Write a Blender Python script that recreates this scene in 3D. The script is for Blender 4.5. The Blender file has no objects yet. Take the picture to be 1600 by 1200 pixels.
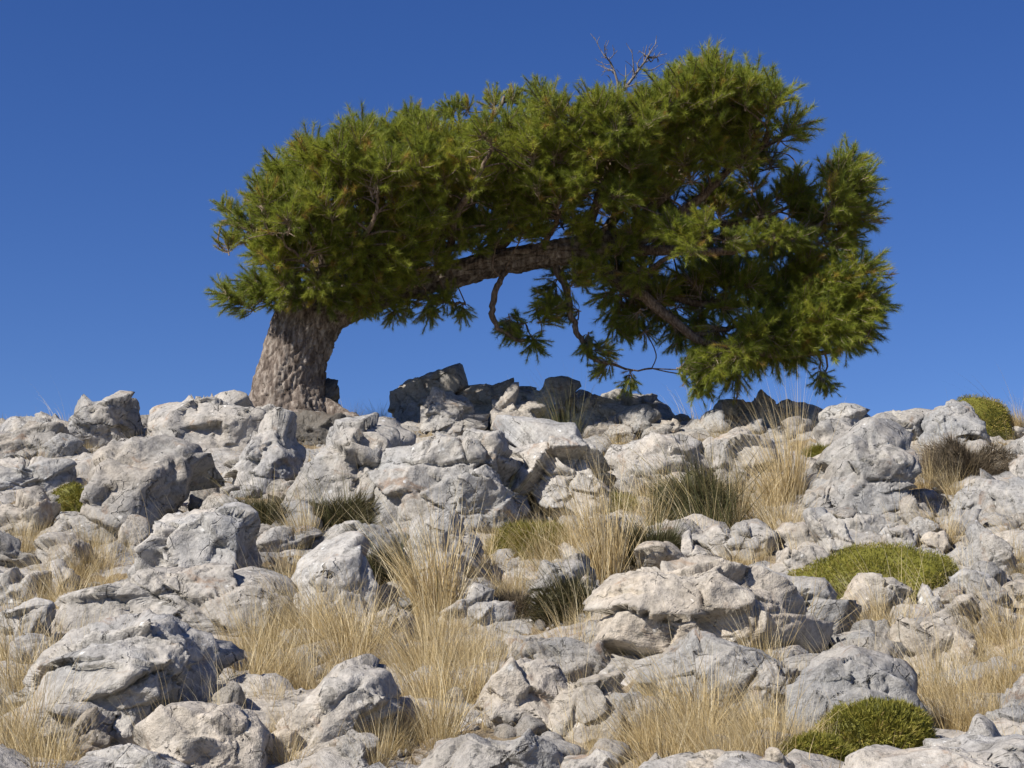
import bpy, math, random, re
import numpy as np
from mathutils import Vector, Matrix

S = bpy.context.scene
COL = S.collection
R = math.radians

# ------------------------------------------------------------------ camera
FPX, PITCH = 2750.0, R(12.0)              # focal length in photograph pixels (1600 wide)
cam = bpy.data.cameras.new('camera')
cam.sensor_width = 36.0
cam.lens = FPX / 1600.0 * 36.0
cam.clip_start, cam.clip_end = 0.1, 3000.0
camo = bpy.data.objects.new('camera', cam)
COL.objects.link(camo)
camo.location = (0, 0, 0)
camo.rotation_euler = (R(90) + PITCH, 0, 0)
S.camera = camo

# ------------------------------------------------------------------ light
SUN_AZ, SUN_EL = R(-129.0), R(42.0)       # azimuth from +Y, clockwise seen from above
w = bpy.data.worlds.new('World')
S.world = w
w.use_nodes = True
nt = w.node_tree
bg = nt.nodes['Background']
sky = nt.nodes.new('ShaderNodeTexSky')
sky.sky_type = 'NISHITA'
sky.sun_disc = False
sky.sun_elevation = SUN_EL
sky.sun_rotation = SUN_AZ
sky.altitude = 1500.0
sky.air_density = 1.0
sky.dust_density = 0.1
sky.ozone_density = 3.0
hs = nt.nodes.new('ShaderNodeHueSaturation')      # the deep polarised blue of the whole sky
hs.inputs['Hue'].default_value = 0.518
hs.inputs['Saturation'].default_value = 1.27
nt.links.new(sky.outputs[0], hs.inputs['Color'])
nt.links.new(hs.outputs[0], bg.inputs[0])
bg.inputs[1].default_value = 0.073
sun = bpy.data.lights.new('sun', 'SUN')
sun.energy = 5.0
sun.angle = R(0.53)
sun.color = (1.0, 0.95, 0.87)
suno = bpy.data.objects.new('sun', sun)
COL.objects.link(suno)
sv = Vector((math.sin(SUN_AZ) * math.cos(SUN_EL), math.cos(SUN_AZ) * math.cos(SUN_EL), math.sin(SUN_EL)))
suno.rotation_euler = (-sv).to_track_quat('-Z', 'Y').to_euler()
suno.location = (-10, -10, 20)
S.cycles.max_bounces = 5
S.cycles.diffuse_bounces = 3
S.cycles.glossy_bounces = 2
S.cycles.transmission_bounces = 3
S.view_settings.view_transform = 'Standard'
S.view_settings.look = 'None'
S.view_settings.exposure = 0.6
S.view_settings.gamma = 1.0

# ------------------------------------------------------------------ noise and mesh helpers
def hash3(ix, iy, iz, seed):
    h = (ix.astype(np.uint32) * np.uint32(374761393)) ^ (iy.astype(np.uint32) * np.uint32(668265263)) \
        ^ (iz.astype(np.uint32) * np.uint32(2147483647)) ^ np.uint32((seed * 1274126177) & 0xffffffff)
    h = (h ^ (h >> np.uint32(13))) * np.uint32(1274126177)
    h = (h ^ (h >> np.uint32(15))) * np.uint32(2246822519)
    h = h ^ (h >> np.uint32(16))
    return h.astype(np.float64) / 4294967295.0

def vnoise(p, seed=0):
    i = np.floor(p).astype(np.int64)
    f = p - i
    f = f * f * f * (f * (f * 6 - 15) + 10)
    out = 0
    for dx in (0, 1):
        wx = f[:, 0] if dx else 1 - f[:, 0]
        for dy in (0, 1):
            wy = f[:, 1] if dy else 1 - f[:, 1]
            for dz in (0, 1):
                wz = f[:, 2] if dz else 1 - f[:, 2]
                out = out + wx * wy * wz * hash3(i[:, 0] + dx, i[:, 1] + dy, i[:, 2] + dz, seed)
    return out * 2 - 1

ROT = np.array([[0.36, 0.48, -0.8], [-0.8, 0.60, 0.0], [0.48, 0.64, 0.60]])
def fbm(p, octaves=4, seed=0, gain=0.5, ridged=False):
    a, s, q = 1.0, 0.0, p.copy()
    for o in range(octaves):
        n = vnoise(q, seed + o * 17)
        s = s + a * ((1 - 2 * np.abs(n)) if ridged else n)
        a *= gain
        q = q @ ROT.T * 2.03 + 11.3
    return s

def new_mesh(name, V, F, mats, midx=None, smooth=True, attrs=None):
    V = np.asarray(V, dtype=np.float32); F = np.asarray(F, dtype=np.int32)
    me = bpy.data.meshes.new(name)
    k = F.shape[1]
    me.vertices.add(len(V)); me.vertices.foreach_set('co', V.ravel())
    me.loops.add(F.size); me.loops.foreach_set('vertex_index', F.ravel())
    me.polygons.add(len(F))
    me.polygons.foreach_set('loop_start', np.arange(0, F.size, k, dtype=np.int32))
    for m in mats: me.materials.append(m)
    if midx is not None: me.polygons.foreach_set('material_index', np.asarray(midx, dtype=np.int32))
    me.polygons.foreach_set('use_smooth', np.full(len(F), smooth, dtype=bool))
    me.update(calc_edges=True)
    if attrs:
        for an, av in attrs.items():
            a = me.attributes.new(an, 'FLOAT', 'POINT')
            a.data.foreach_set('value', np.asarray(av, dtype=np.float32))
    return me

def obj(name, me, parent=None, loc=(0, 0, 0), label=None, cat=None, group=None, kind=None):
    o = bpy.data.objects.new(name, me)
    COL.objects.link(o)
    o.location = loc
    if parent is not None: o.parent = parent
    if label: o['label'] = label
    if cat: o['category'] = cat
    if group: o['group'] = group
    if kind: o['kind'] = kind
    return o

# ------------------------------------------------------------------ materials
def material(name):
    m = bpy.data.materials.new(name)
    m.use_nodes = True
    t = m.node_tree
    b = t.nodes['Principled BSDF']
    b.inputs['Roughness'].default_value = 0.9
    b.inputs['Specular IOR Level'].default_value = 0.2
    return m, t, b

def N(t, kind, **kw):
    n = t.nodes.new(kind)
    for k, v in kw.items():
        if k in n.inputs.keys(): n.inputs[k].default_value = v
        else: setattr(n, k, v)
    return n

def ramp(t, src, stops):
    r = t.nodes.new('ShaderNodeValToRGB')
    e = r.color_ramp.elements
    while len(e) < len(stops): e.new(0.5)
    for el, (p, c) in zip(e, stops):
        el.position = p
        el.color = (c, c, c, 1) if isinstance(c, (int, float)) else (*c, 1)
    t.links.new(src, r.inputs[0])
    return r.outputs[0]

def mix(t, fac, a, b, blend='MIX'):
    m = t.nodes.new('ShaderNodeMix'); m.data_type = 'RGBA'; m.blend_type = blend
    for s, v in ((m.inputs[0], fac), (m.inputs[6], a), (m.inputs[7], b)):
        if hasattr(v, 'links'): t.links.new(v, s)
        elif isinstance(v, (int, float)): s.default_value = v if s.type == 'VALUE' else (v, v, v, 1)
        else: s.default_value = (*v, 1)
    return m.outputs[2]

def mapped(t, scale=1.0, sc3=None):
    tc = t.nodes.new('ShaderNodeTexCoord'); oi = t.nodes.new('ShaderNodeObjectInfo')
    mp = t.nodes.new('ShaderNodeMapping')
    cx = t.nodes.new('ShaderNodeMath'); cx.operation = 'MULTIPLY'; cx.inputs[1].default_value = 57.0
    t.links.new(oi.outputs['Random'], cx.inputs[0])
    t.links.new(cx.outputs[0], mp.inputs['Location'])
    mp.inputs['Scale'].default_value = sc3 or (scale,) * 3
    t.links.new(tc.outputs['Object'], mp.inputs['Vector'])
    return mp.outputs[0], oi

def limestone_nodes(t, co):
    def noise(scale, det, rough, dist=0.0):
        n = N(t, 'ShaderNodeTexNoise', Scale=scale, Detail=det, Roughness=rough, Distortion=dist); t.links.new(co, n.inputs['Vector']); return n.outputs[0]
    n1, n2, n3, n4, n5 = noise(1.3, 3.0, 0.6), noise(6.0, 5.0, 0.72), noise(22.0, 4.0, 0.8), noise(2.6, 5.0, 0.66, 0.8), noise(10.0, 4.0, 0.72, 0.6)
    n6 = noise(4.0, 4.0, 0.7, 1.2)
    col = ramp(t, n1, [(0.32, (0.255, 0.247, 0.236)), (0.5, (0.32, 0.296, 0.264)), (0.68, (0.365, 0.324, 0.272))])
    col = mix(t, 1.0, col, ramp(t, n2, [(0.28, 0.58), (0.46, 0.95), (0.72, 1.28)]), 'MULTIPLY')
    col = mix(t, 1.0, col, ramp(t, n3, [(0.3, 0.66), (0.5, 1.0), (0.7, 1.22)]), 'MULTIPLY')
    col = mix(t, ramp(t, n4, [(0.585, 0.0), (0.68, 0.6)]), col, (0.21, 0.125, 0.07))          # iron stain
    col = mix(t, ramp(t, n6, [(0.56, 0.0), (0.68, 0.5)]), col, (0.40, 0.385, 0.35))          # bleached crust
    col = mix(t, ramp(t, n5, [(0.58, 0.0), (0.64, 0.7)]), col, (0.105, 0.10, 0.09))          # dark lichen
    vo = N(t, 'ShaderNodeTexVoronoi', Scale=8.0, Randomness=1.0); t.links.new(co, vo.inputs['Vector'])
    sp = mix(t, 1.0, ramp(t, vo.outputs['Distance'], [(0.09, 0.85), (0.18, 0.0)]), ramp(t, n6, [(0.5, 0.0), (0.56, 1.0)]), 'MULTIPLY')
    col = mix(t, sp, col, (0.62, 0.60, 0.56))                                                # pale lichen spots
    b1 = N(t, 'ShaderNodeBump', Strength=0.7, Distance=0.03); t.links.new(n2, b1.inputs['Height'])
    b2 = N(t, 'ShaderNodeBump', Strength=0.9, Distance=0.016); t.links.new(n3, b2.inputs['Height'])
    # fine joints and cracks
    wn = N(t, 'ShaderNodeTexNoise', Scale=2.4, Detail=3.0, Roughness=0.6); t.links.new(co, wn.inputs['Vector'])
    wv = N(t, 'ShaderNodeVectorMath', operation='MULTIPLY_ADD'); t.links.new(wn.outputs['Color'], wv.inputs[0]); wv.inputs[1].default_value = (0.2, 0.2, 0.2); t.links.new(co, wv.inputs[2])
    nb = b1
    for sc, wdt, dst in ((1.5, 0.014, 0.06), (4.3, 0.022, 0.018)):
        vc = N(t, 'ShaderNodeTexVoronoi', feature='DISTANCE_TO_EDGE', Scale=sc); t.links.new(wv.outputs[0], vc.inputs['Vector'])
        hgt = ramp(t, vc.outputs['Distance'], [(0.0, 0.0), (wdt, 1.0)])
        hgt = mix(t, ramp(t, n4, [(0.38, 0.0), (0.47, 1.0)]), hgt, 1.0)
        bc = N(t, 'ShaderNodeBump', Strength=1.0, Distance=dst); t.links.new(hgt, bc.inputs['Height'])
        t.links.new(nb.outputs[0], bc.inputs['Normal']); nb = bc
    b1 = nb
    t.links.new(b1.outputs[0], b2.inputs['Normal'])
    return col, b2.outputs[0]

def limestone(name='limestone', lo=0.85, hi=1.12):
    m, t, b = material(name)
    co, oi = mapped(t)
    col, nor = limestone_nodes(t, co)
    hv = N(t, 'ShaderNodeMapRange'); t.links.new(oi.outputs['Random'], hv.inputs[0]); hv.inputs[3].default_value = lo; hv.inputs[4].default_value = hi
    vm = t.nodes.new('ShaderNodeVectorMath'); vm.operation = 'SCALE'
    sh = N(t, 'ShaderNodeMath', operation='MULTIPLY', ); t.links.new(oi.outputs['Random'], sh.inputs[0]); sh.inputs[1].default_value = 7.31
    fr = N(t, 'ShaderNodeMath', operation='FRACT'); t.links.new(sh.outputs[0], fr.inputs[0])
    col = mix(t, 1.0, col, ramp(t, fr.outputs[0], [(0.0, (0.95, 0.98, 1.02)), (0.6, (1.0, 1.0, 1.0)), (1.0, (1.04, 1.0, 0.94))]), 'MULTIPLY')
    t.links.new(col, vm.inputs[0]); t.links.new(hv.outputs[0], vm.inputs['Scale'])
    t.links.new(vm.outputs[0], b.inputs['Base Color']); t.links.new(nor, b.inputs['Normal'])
    return m

def soil():
    m, t, b = material('dry_soil')
    tc = t.nodes.new('ShaderNodeTexCoord'); co = tc.outputs['Object']
    n1 = N(t, 'ShaderNodeTexNoise', Scale=1.3, Detail=8.0, Roughness=0.65); t.links.new(co, n1.inputs['Vector'])
    n2 = N(t, 'ShaderNodeTexNoise', Scale=22.0, Detail=6.0, Roughness=0.7); t.links.new(co, n2.inputs['Vector'])
    col = ramp(t, n1.outputs[0], [(0.35, (0.15, 0.105, 0.062)), (0.5, (0.23, 0.175, 0.105)), (0.66, (0.33, 0.29, 0.235))])
    col = mix(t, 1.0, col, ramp(t, n2.outputs[0], [(0.3, 0.5), (0.6, 1.15)]), 'MULTIPLY')
    bp = N(t, 'ShaderNodeBump', Strength=0.8, Distance=0.04); t.links.new(n2.outputs[0], bp.inputs['Height'])
    # bare bedrock where the blocks of the hillside stand proud of the soil
    rc, rn = limestone_nodes(t, co)
    at_ = t.nodes.new('ShaderNodeAttribute'); at_.attribute_name = 'bedrock'
    ad = N(t, 'ShaderNodeMath', operation='MULTIPLY_ADD'); t.links.new(n2.outputs[0], ad.inputs[0]); ad.inputs[1].default_value = 0.5; t.links.new(at_.outputs['Fac'], ad.inputs[2])
    f = ramp(t, ad.outputs[0], [(0.62, 0.0), (0.72, 1.0)])
    t.links.new(mix(t, f, col, rc), b.inputs['Base Color'])
    vm = t.nodes.new('ShaderNodeMix'); vm.data_type = 'VECTOR'
    t.links.new(f, vm.inputs[0]); t.links.new(bp.outputs[0], vm.inputs[4]); t.links.new(rn, vm.inputs[5])
    t.links.new(vm.outputs[1], b.inputs['Normal'])
    return m

def tinted(name, stops, transl=0.25, rough=0.6, spec=0.25):
    """a plant material: colour from the per-blade attribute 'tint', some light passing through"""
    m, t, b = material(name)
    at = t.nodes.new('ShaderNodeAttribute'); at.attribute_name = 'tint'
    col = ramp(t, at.outputs['Fac'], stops)
    t.links.new(col, b.inputs['Base Color'])
    b.inputs['Roughness'].default_value = rough
    b.inputs['Specular IOR Level'].default_value = spec
    if transl > 0:
        tr = t.nodes.new('ShaderNodeBsdfTranslucent'); t.links.new(col, tr.inputs[0])
        ms = t.nodes.new('ShaderNodeMixShader'); ms.inputs[0].default_value = transl
        t.links.new(b.outputs[0], ms.inputs[1]); t.links.new(tr.outputs[0], ms.inputs[2])
        t.links.new(ms.outputs[0], t.nodes['Material Output'].inputs[0])
    return m

def bark(name, c0, c1, c2, scale=1.0):
    m, t, b = material(name)
    tc = t.nodes.new('ShaderNodeTexCoord'); co = tc.outputs['Object']
    mp = t.nodes.new('ShaderNodeMapping'); mp.inputs['Scale'].default_value = (1, 1, 0.3); t.links.new(co, mp.inputs['Vector'])
    n1 = N(t, 'ShaderNodeTexNoise', Scale=16.0 * scale, Detail=6.0, Roughness=0.65); t.links.new(mp.outputs[0], n1.inputs['Vector'])
    n2 = N(t, 'ShaderNodeTexNoise', Scale=3.0, Detail=4.0); t.links.new(co, n2.inputs['Vector'])
    col = ramp(t, n1.outputs[0], [(0.36, c0), (0.5, c1), (0.64, c2)])
    col = mix(t, 1.0, col, ramp(t, n2.outputs[0], [(0.3, 0.75), (0.7, 1.2)]), 'MULTIPLY')
    t.links.new(col, b.inputs['Base Color'])
    bp = N(t, 'ShaderNodeBump', Strength=0.9, Distance=0.03); t.links.new(n1.outputs[0], bp.inputs['Height'])
    t.links.new(bp.outputs[0], b.inputs['Normal'])
    return m

M_ROCK = limestone()
M_DARKROCK = limestone('lichen_and_shade_limestone', 0.28, 0.4)  # dark lichen and soil tone, with shade beside the trunk put into the colour
M_SOIL = soil()
M_STRAW = tinted('dry_grass', [(0.0, (0.12, 0.105, 0.03)), (0.2, (0.25, 0.175, 0.072)), (0.5, (0.48, 0.36, 0.17)), (0.8, (0.62, 0.495, 0.275)), (1.0, (0.74, 0.64, 0.43))], 0.3)
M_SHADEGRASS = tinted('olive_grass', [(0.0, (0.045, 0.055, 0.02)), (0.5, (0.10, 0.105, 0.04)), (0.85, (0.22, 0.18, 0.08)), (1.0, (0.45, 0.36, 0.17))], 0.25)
M_CUSHION = tinted('cushion_leaves', [(0.0, (0.10, 0.105, 0.02)), (0.55, (0.215, 0.20, 0.032)), (0.9, (0.30, 0.25, 0.055)), (1.0, (0.36, 0.26, 0.10))], 0.2)
M_DARKCUSHION = tinted('dark_shrub_leaves', [(0.0, (0.05, 0.042, 0.028)), (0.6, (0.12, 0.092, 0.06)), (1.0, (0.22, 0.165, 0.105))], 0.1)
M_NEEDLE = tinted('pine_needles', [(0.0, (0.065, 0.095, 0.02)), (0.4, (0.20, 0.24, 0.034)), (0.8, (0.35, 0.37, 0.05)), (0.95, (0.41, 0.36, 0.06)), (1.0, (0.34, 0.19, 0.055))], 0.38, 0.5)
M_BARK = bark('pine_bark', (0.06, 0.045, 0.036), (0.165, 0.132, 0.108), (0.30, 0.26, 0.22))
M_TWIG = bark('pine_twig_bark', (0.06, 0.042, 0.03), (0.14, 0.10, 0.072), (0.24, 0.19, 0.145), 2.0)
M_SPRIG = bark('pine_sprig_bark', (0.13, 0.095, 0.065), (0.27, 0.205, 0.15), (0.40, 0.32, 0.25), 3.0)
M_DEAD = bark('dead_wood', (0.09, 0.075, 0.065), (0.19, 0.165, 0.145), (0.30, 0.27, 0.24), 2.0)

# ------------------------------------------------------------------ the hillside
def ray(px, py):
    cx, cy = (px - 800.0) / FPX, (600.0 - py) / FPX
    return np.array([cx, math.cos(PITCH) - math.sin(PITCH) * cy, math.sin(PITCH) + math.cos(PITCH) * cy])

def at(px, py, d):
    """world point seen at photograph pixel (px, py) at distance y = d"""
    r = ray(px, py)
    return r * (d / r[1])

TREE_D = 24.5
TREE = at(455, 650, TREE_D)
_rows = [(1200, 9.0), (1100, 10.6), (1000, 12.6), (900, 15.2), (800, 18.4), (720, 21.8), (684, 24.4), (667, 26.6)]
_py = [-400, -60, -10, 0, 5] + [d for _, d in _rows] + [28.2, 30, 34, 60, 130, 300, 1200]
_pz = [-30, -12, -3.2, -1.65, -0.75] + [at(800, r, d)[2] for r, d in _rows] + [5.05, 4.9, 4.2, -5, -26, -45, -60]
_gy = np.linspace(-20, 60, 3201)
_k = np.hanning(61); _k /= _k.sum()
_gz0 = np.interp(_gy, _py, _pz)
_gz = np.convolve(np.pad(_gz0, 30, mode='edge'), _k, mode='valid')
def ground(x, y):
    x = np.atleast_1d(np.asarray(x, float)); y = np.atleast_1d(np.asarray(y, float))
    z = np.where((y > -18) & (y < 58), np.interp(y, _gy, _gz), np.interp(y, _py, _pz))
    p = np.stack([x, y, np.zeros_like(x)], 1)
    far = np.clip((np.hypot(x, y - 15) - 30) / 80, 0, 1)
    z = z + 0.10 * fbm(p * 0.8, 4, 3) + far * 6 * fbm(p * 0.02, 3, 9)
    z = z + 0.22 * np.exp(-((x - TREE[0]) ** 2 + (y - TREE_D) ** 2) / 1.3 ** 2)
    return z

def hit(px, py):
    """distance y at which the line of sight through a photograph pixel meets the hillside"""
    d = np.arange(6.0, 32.0, 0.03)
    r = ray(px, py); q = r[None, :] * (d / r[1])[:, None]
    below = q[:, 2] <= ground(q[:, 0], q[:, 1])
    return float(d[np.argmax(below)]) if below.any() else 27.0

def axis(lo, hi, step, far, g=1.22):
    a = list(np.arange(lo, hi + step, step)); s = step
    up, dn = [a[-1]], [a[0]]
    while up[-1] < far: s *= g; up.append(up[-1] + s)
    s = step
    while dn[-1] > -far: s *= g; dn.append(dn[-1] - s)
    return np.array(dn[:0:-1] + a + up[1:])

gx, gy = axis(-9.5, 9.5, 0.075, 1100), axis(6.5, 30.5, 0.075, 1100)
XX, YY = np.meshgrid(gx, gy)
gv = np.stack([XX.ravel(), YY.ravel(), ground(XX.ravel(), YY.ravel())], 1)
near = (np.abs(gv[:, 0]) < 12) & (gv[:, 1] > 4) & (gv[:, 1] < 34)
gv[near, 2] += 0.035 * fbm(gv[near] * 5.0, 4, 21)
def cells2(p, scale, seed):
    q = p[:, :2] * scale; i = np.floor(q).astype(np.int64)
    d1 = np.full(len(q), 9.0); d2 = d1.copy(); val = np.zeros(len(q)); tl = np.zeros((len(q), 2)); zero = np.zeros(len(q), np.int64)
    for dx in (-1, 0, 1):
        for dy in (-1, 0, 1):
            c = i + [dx, dy]
            f = np.stack([c[:, 0] + hash3(c[:, 0], c[:, 1], zero, seed), c[:, 1] + hash3(c[:, 0], c[:, 1], zero + 1, seed)], 1)
            d = np.hypot(*(q - f).T); v = hash3(c[:, 0], c[:, 1], zero + 2, seed)
            m = d < d1
            d2 = np.where(m, d1, np.minimum(d2, d)); d1 = np.where(m, d, d1); val = np.where(m, v, val)
            tl[m] = (q - f)[m] * (hash3(c[:, 0], c[:, 1], zero + 3, seed) - 0.5)[m, None]
    return val, d2 - d1, tl.sum(1)
pw = gv[near].copy(); pw[:, :2] += 0.16 * np.stack([fbm(pw * 1.7, 3, 61), fbm(pw * 1.7 + 9, 3, 62)], 1)
cv, ce, ct = cells2(pw, 1.5, 5)
cv2, ce2, ct2 = cells2(pw, 4.2, 8)
lift = np.clip((cv - 0.35) * 1.6, 0, 1)
bed = np.zeros(len(gv))
gv[near, 2] += lift * (0.13 * np.clip(ce / 0.10, 0, 1) + 0.07 * ct) + lift * (0.05 * (cv2 - 0.5) * np.clip(ce2 / 0.1, 0, 1) + 0.05 * ct2)
bed[near] = np.clip(lift * 3, 0, 1) * np.clip(ce / 0.08, 0, 1)
nx = len(gx); ii = np.arange(len(gy) - 1)[:, None] * nx + np.arange(nx - 1)[None, :]
ii = ii.ravel()
obj('ground', new_mesh('ground', gv, np.stack([ii, ii + 1, ii + nx + 1, ii + nx], 1), [M_SOIL], attrs={'bedrock': bed}), kind='structure')

# ------------------------------------------------------------------ rocks
import bmesh
ICO = {}
for lv in (3, 4, 5, 6):
    bm = bmesh.new(); bmesh.ops.create_icosphere(bm, subdivisions=lv, radius=1.0)
    bm.verts.ensure_lookup_table()
    ICO[lv] = (np.array([v.co[:] for v in bm.verts]), np.array([[v.index for v in f.verts] for f in bm.faces]))
    bm.free()

def rock_relief(P, Nn, size, seed, rng, rough=1.0, chunks=14):
    """fracture blocks, cracks, ledges, pits: offsets along the direction Nn (metres)"""
    warp = np.stack([fbm(P / size * 2.2 + 31.7 * k, 3, seed + k) for k in range(3)], 1) * 0.05 * size
    Q = P + warp
    sel = rng.choice(len(P), chunks, replace=False)
    seeds = P[sel] * 1.0
    A = np.array([1.0, 1.0, rng.uniform(1.0, 1.7)])
    D = np.linalg.norm((Q[:, None, :] - seeds[None]) * A, axis=2)
    o = np.argsort(D, axis=1)[:, :2]; n = np.arange(len(P))
    d1, d2 = D[n, o[:, 0]], D[n, o[:, 1]]
    off = rng.uniform(-1, 1, chunks) ** 3; tilt = rng.normal(0, 0.27, (chunks, 3))
    cell = off[o[:, 0]] * 0.06 * size + np.einsum('ij,ij->i', tilt[o[:, 0]], P - seeds[o[:, 0]])
    edge = (d2 - d1) / size
    strong = rng.uniform(0, 1, (chunks, chunks)); strong = (strong + strong.T) / 2
    wgt = np.clip((strong[o[:, 0], o[:, 1]] - 0.35) * 2.5, 0, 1)
    disp = cell * np.clip(edge / 0.016, 0.1, 1) - wgt * 0.05 * size * np.exp(-(edge / 0.014) ** 2)
    # second, finer set of blocks
    m = min(chunks * 5, 90); sel = rng.choice(len(P), m, replace=False); s2 = P[sel]
    D2 = np.linalg.norm(((P + warp * 0.5)[:, None, :] - s2[None]), axis=2)
    o2 = np.argpartition(D2, 1, axis=1)[:, :2]
    e2 = np.abs(D2[n, o2[:, 0]] - D2[n, o2[:, 1]]) / size
    near = np.where(D2[n, o2[:, 0]] < D2[n, o2[:, 1]], o2[:, 0], o2[:, 1])
    of2 = rng.uniform(-1, 1, m) ** 3
    disp += of2[near] * 0.016 * size * np.clip(e2 / 0.010, 0, 1) - 0.008 * size * np.exp(-(e2 / 0.012) ** 2) * (rng.uniform(0, 1, m)[near] > 0.5)
    # long cracks
    for _ in range(rng.integers(1, 4)):
        nn = rng.normal(0, 1, 3); nn[1] *= 0.4; nn /= np.linalg.norm(nn)
        c = P.mean(0) + rng.normal(0, 0.16, 3) * size
        dd = np.abs((Q + warp * 0.6 - c) @ nn) / size
        msk = np.clip(vnoise(P / size * 3.0 + 5, seed + 77) * 2 + 0.6, 0, 1)
        disp -= msk * 0.05 * size * np.exp(-(dd / 0.010) ** 2)
    s = max(size, 0.25)
    disp += rough * (0.011 * s * fbm(P / s * 6.5, 5, seed + 5, 0.65) + 0.009 * fbm(P * 10.0, 4, seed + 6, 0.6, ridged=True) * min(1, s))
    pit = fbm(P * 13.0, 3, seed + 8)
    disp -= rough * 0.014 * min(1.0, s) * np.clip(pit - 0.35, 0, 1)
    return disp

NAMED = []          # (x, y, short reference) of the boulders that can be named
ROCKS = []          # (x, y, rx, ry) footprints, so that grass grows beside rocks
def boulder(name, label, poly, d=None, base=None, thick=0.8, lean=0.45, seed=None, lv=None, rough=1.0, group=None, cat=None, mat=None):
    pl = np.array(poly, float)
    seed = seed or int(abs(pl[:, 0].sum() * 7 + pl[:, 1].sum() * 13)) % 9973
    rng = np.random.default_rng(seed)
    mx, my = pl.mean(0); w_px = np.ptp(pl[:, 0]); h_px = np.ptp(pl[:, 1])
    b = base or pl[:, 1].max()
    d0 = d or hit(mx, b)
    hd = thick * 0.5 * (w_px + h_px) / 2 / FPX * d0 * 1.15
    dc = d0 + (0.75 * hd if d is None else 0)
    W = np.array([at(x, y, dc) for x, y in pl])
    XZ = W[:, [0, 2]]
    low = float(ground(W[:, 0].mean(), dc - 0.5 * hd)[0]) - 0.06
    if W[:, 2].min() > low:
        top = W[:, 2].max(); mid = 0.5 * (top + W[:, 2].min()); g_ = W[:, 2] < mid
        W[g_, 2] = mid - (mid - W[g_, 2]) * (mid - low) / (mid - W[:, 2].min()); XZ = W[:, [0, 2]]
    # area centroid
    x0, z0 = XZ[:, 0], XZ[:, 1]; x1, z1 = np.roll(x0, -1), np.roll(z0, -1)
    cr = x0 * z1 - x1 * z0; Aa = cr.sum() / 2
    c = np.array([((x0 + x1) * cr).sum(), ((z0 + z1) * cr).sum()]) / (6 * Aa)
    rel = XZ - c
    th = np.linspace(-math.pi, math.pi, 361)
    rr = np.zeros_like(th)
    for i, a in enumerate(th):
        dx, dz = math.cos(a), math.sin(a); best = 0
        for k in range(len(rel)):
            p, q = rel[k], rel[(k + 1) % len(rel)]
            e = q - p; den = dx * e[1] - dz * e[0]
            if abs(den) < 1e-9: continue
            tt = (p[0] * e[1] - p[1] * e[0]) / den
            uu = (p[0] * dz - p[1] * dx) / den
            if tt > 0 and -1e-6 <= uu <= 1 + 1e-6: best = max(best, tt)
        rr[i] = best
    ker = np.hanning(9); ker /= ker.sum()
    rr = np.convolve(np.concatenate([rr[-5:-1], rr, rr[1:5]]), ker, mode='valid')
    size = 0.5 * (np.ptp(XZ[:, 0]) + np.ptp(XZ[:, 1]))
    if lv is None: lv = 6 if max(w_px, h_px) > 215 else (5 if max(w_px, h_px) > 75 else 4)
    U, F = ICO[lv]
    U = U - np.array([0, 0.45, 0]); U = U / np.linalg.norm(U, axis=1)[:, None]     # more vertices on the weathered front
    th_v = np.arctan2(U[:, 2], U[:, 0]); rho = np.hypot(U[:, 0], U[:, 2])
    n = 3.3
    # flat fracture faces on the front and top
    k = int(rng.integers(7, 12)); pn = rng.normal(0, 1, (k, 3)); pn[:, 1] = -np.abs(pn[:, 1]) * 0.9 - 0.25; pn[:, 2] = np.where(pn[:, 2] < 0, pn[:, 2] * 0.25, pn[:, 2])
    pn /= np.linalg.norm(pn, axis=1)[:, None]; po = rng.uniform(0.6, 0.9, k)
    s = (1 + (np.clip(U @ pn.T, 0, None) / po) ** 60).sum(1) - (k - 1)
    s = s ** (-1 / 60.0)
    rad = np.interp(th_v, th, rr) * rho ** (2 / n) * s * 1.07
    V = np.stack([c[0] + rad * np.cos(th_v), np.sign(U[:, 1]) * np.abs(U[:, 1]) ** (2 / n) * hd * s, c[1] + rad * np.sin(th_v)], 1)
    V[:, 1] += dc + lean * (V[:, 2] - c[1])
    Nn = np.stack([U[:, 0], U[:, 1] * 1.2, U[:, 2]], 1); Nn /= np.linalg.norm(Nn, axis=1)[:, None]
    ch = int(np.clip(6 + size * 9, 6, 22))
    V += Nn * rock_relief(V, Nn, size, seed, rng, rough, ch)[:, None]
    zg = float(ground(c[0], dc)[0])
    org = np.array([c[0], dc, min(zg, V[:, 2].max())])
    V -= org
    ROCKS.append((c[0], dc, np.ptp(XZ[:, 0]) / 2, hd))
    NAMED.append((c[0], dc, re.split(r',| (?:on|in|below|with|behind|beside|at|of|under|right|directly|leaning|touching|tucked|between|capping|among|lying|running|perched|wedged|above|resting|standing|pointing|peeping|almost|lodged|nestled|next|beyond|against) ', label)[0]))
    return obj(name, new_mesh(name, V, F, [mat or M_ROCK]), loc=org, label=label, cat=cat or 'rock', group=group)

B, SL, ST = 'limestone_boulder', 'flat_limestone_rock', 'limestone_stone'
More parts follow.
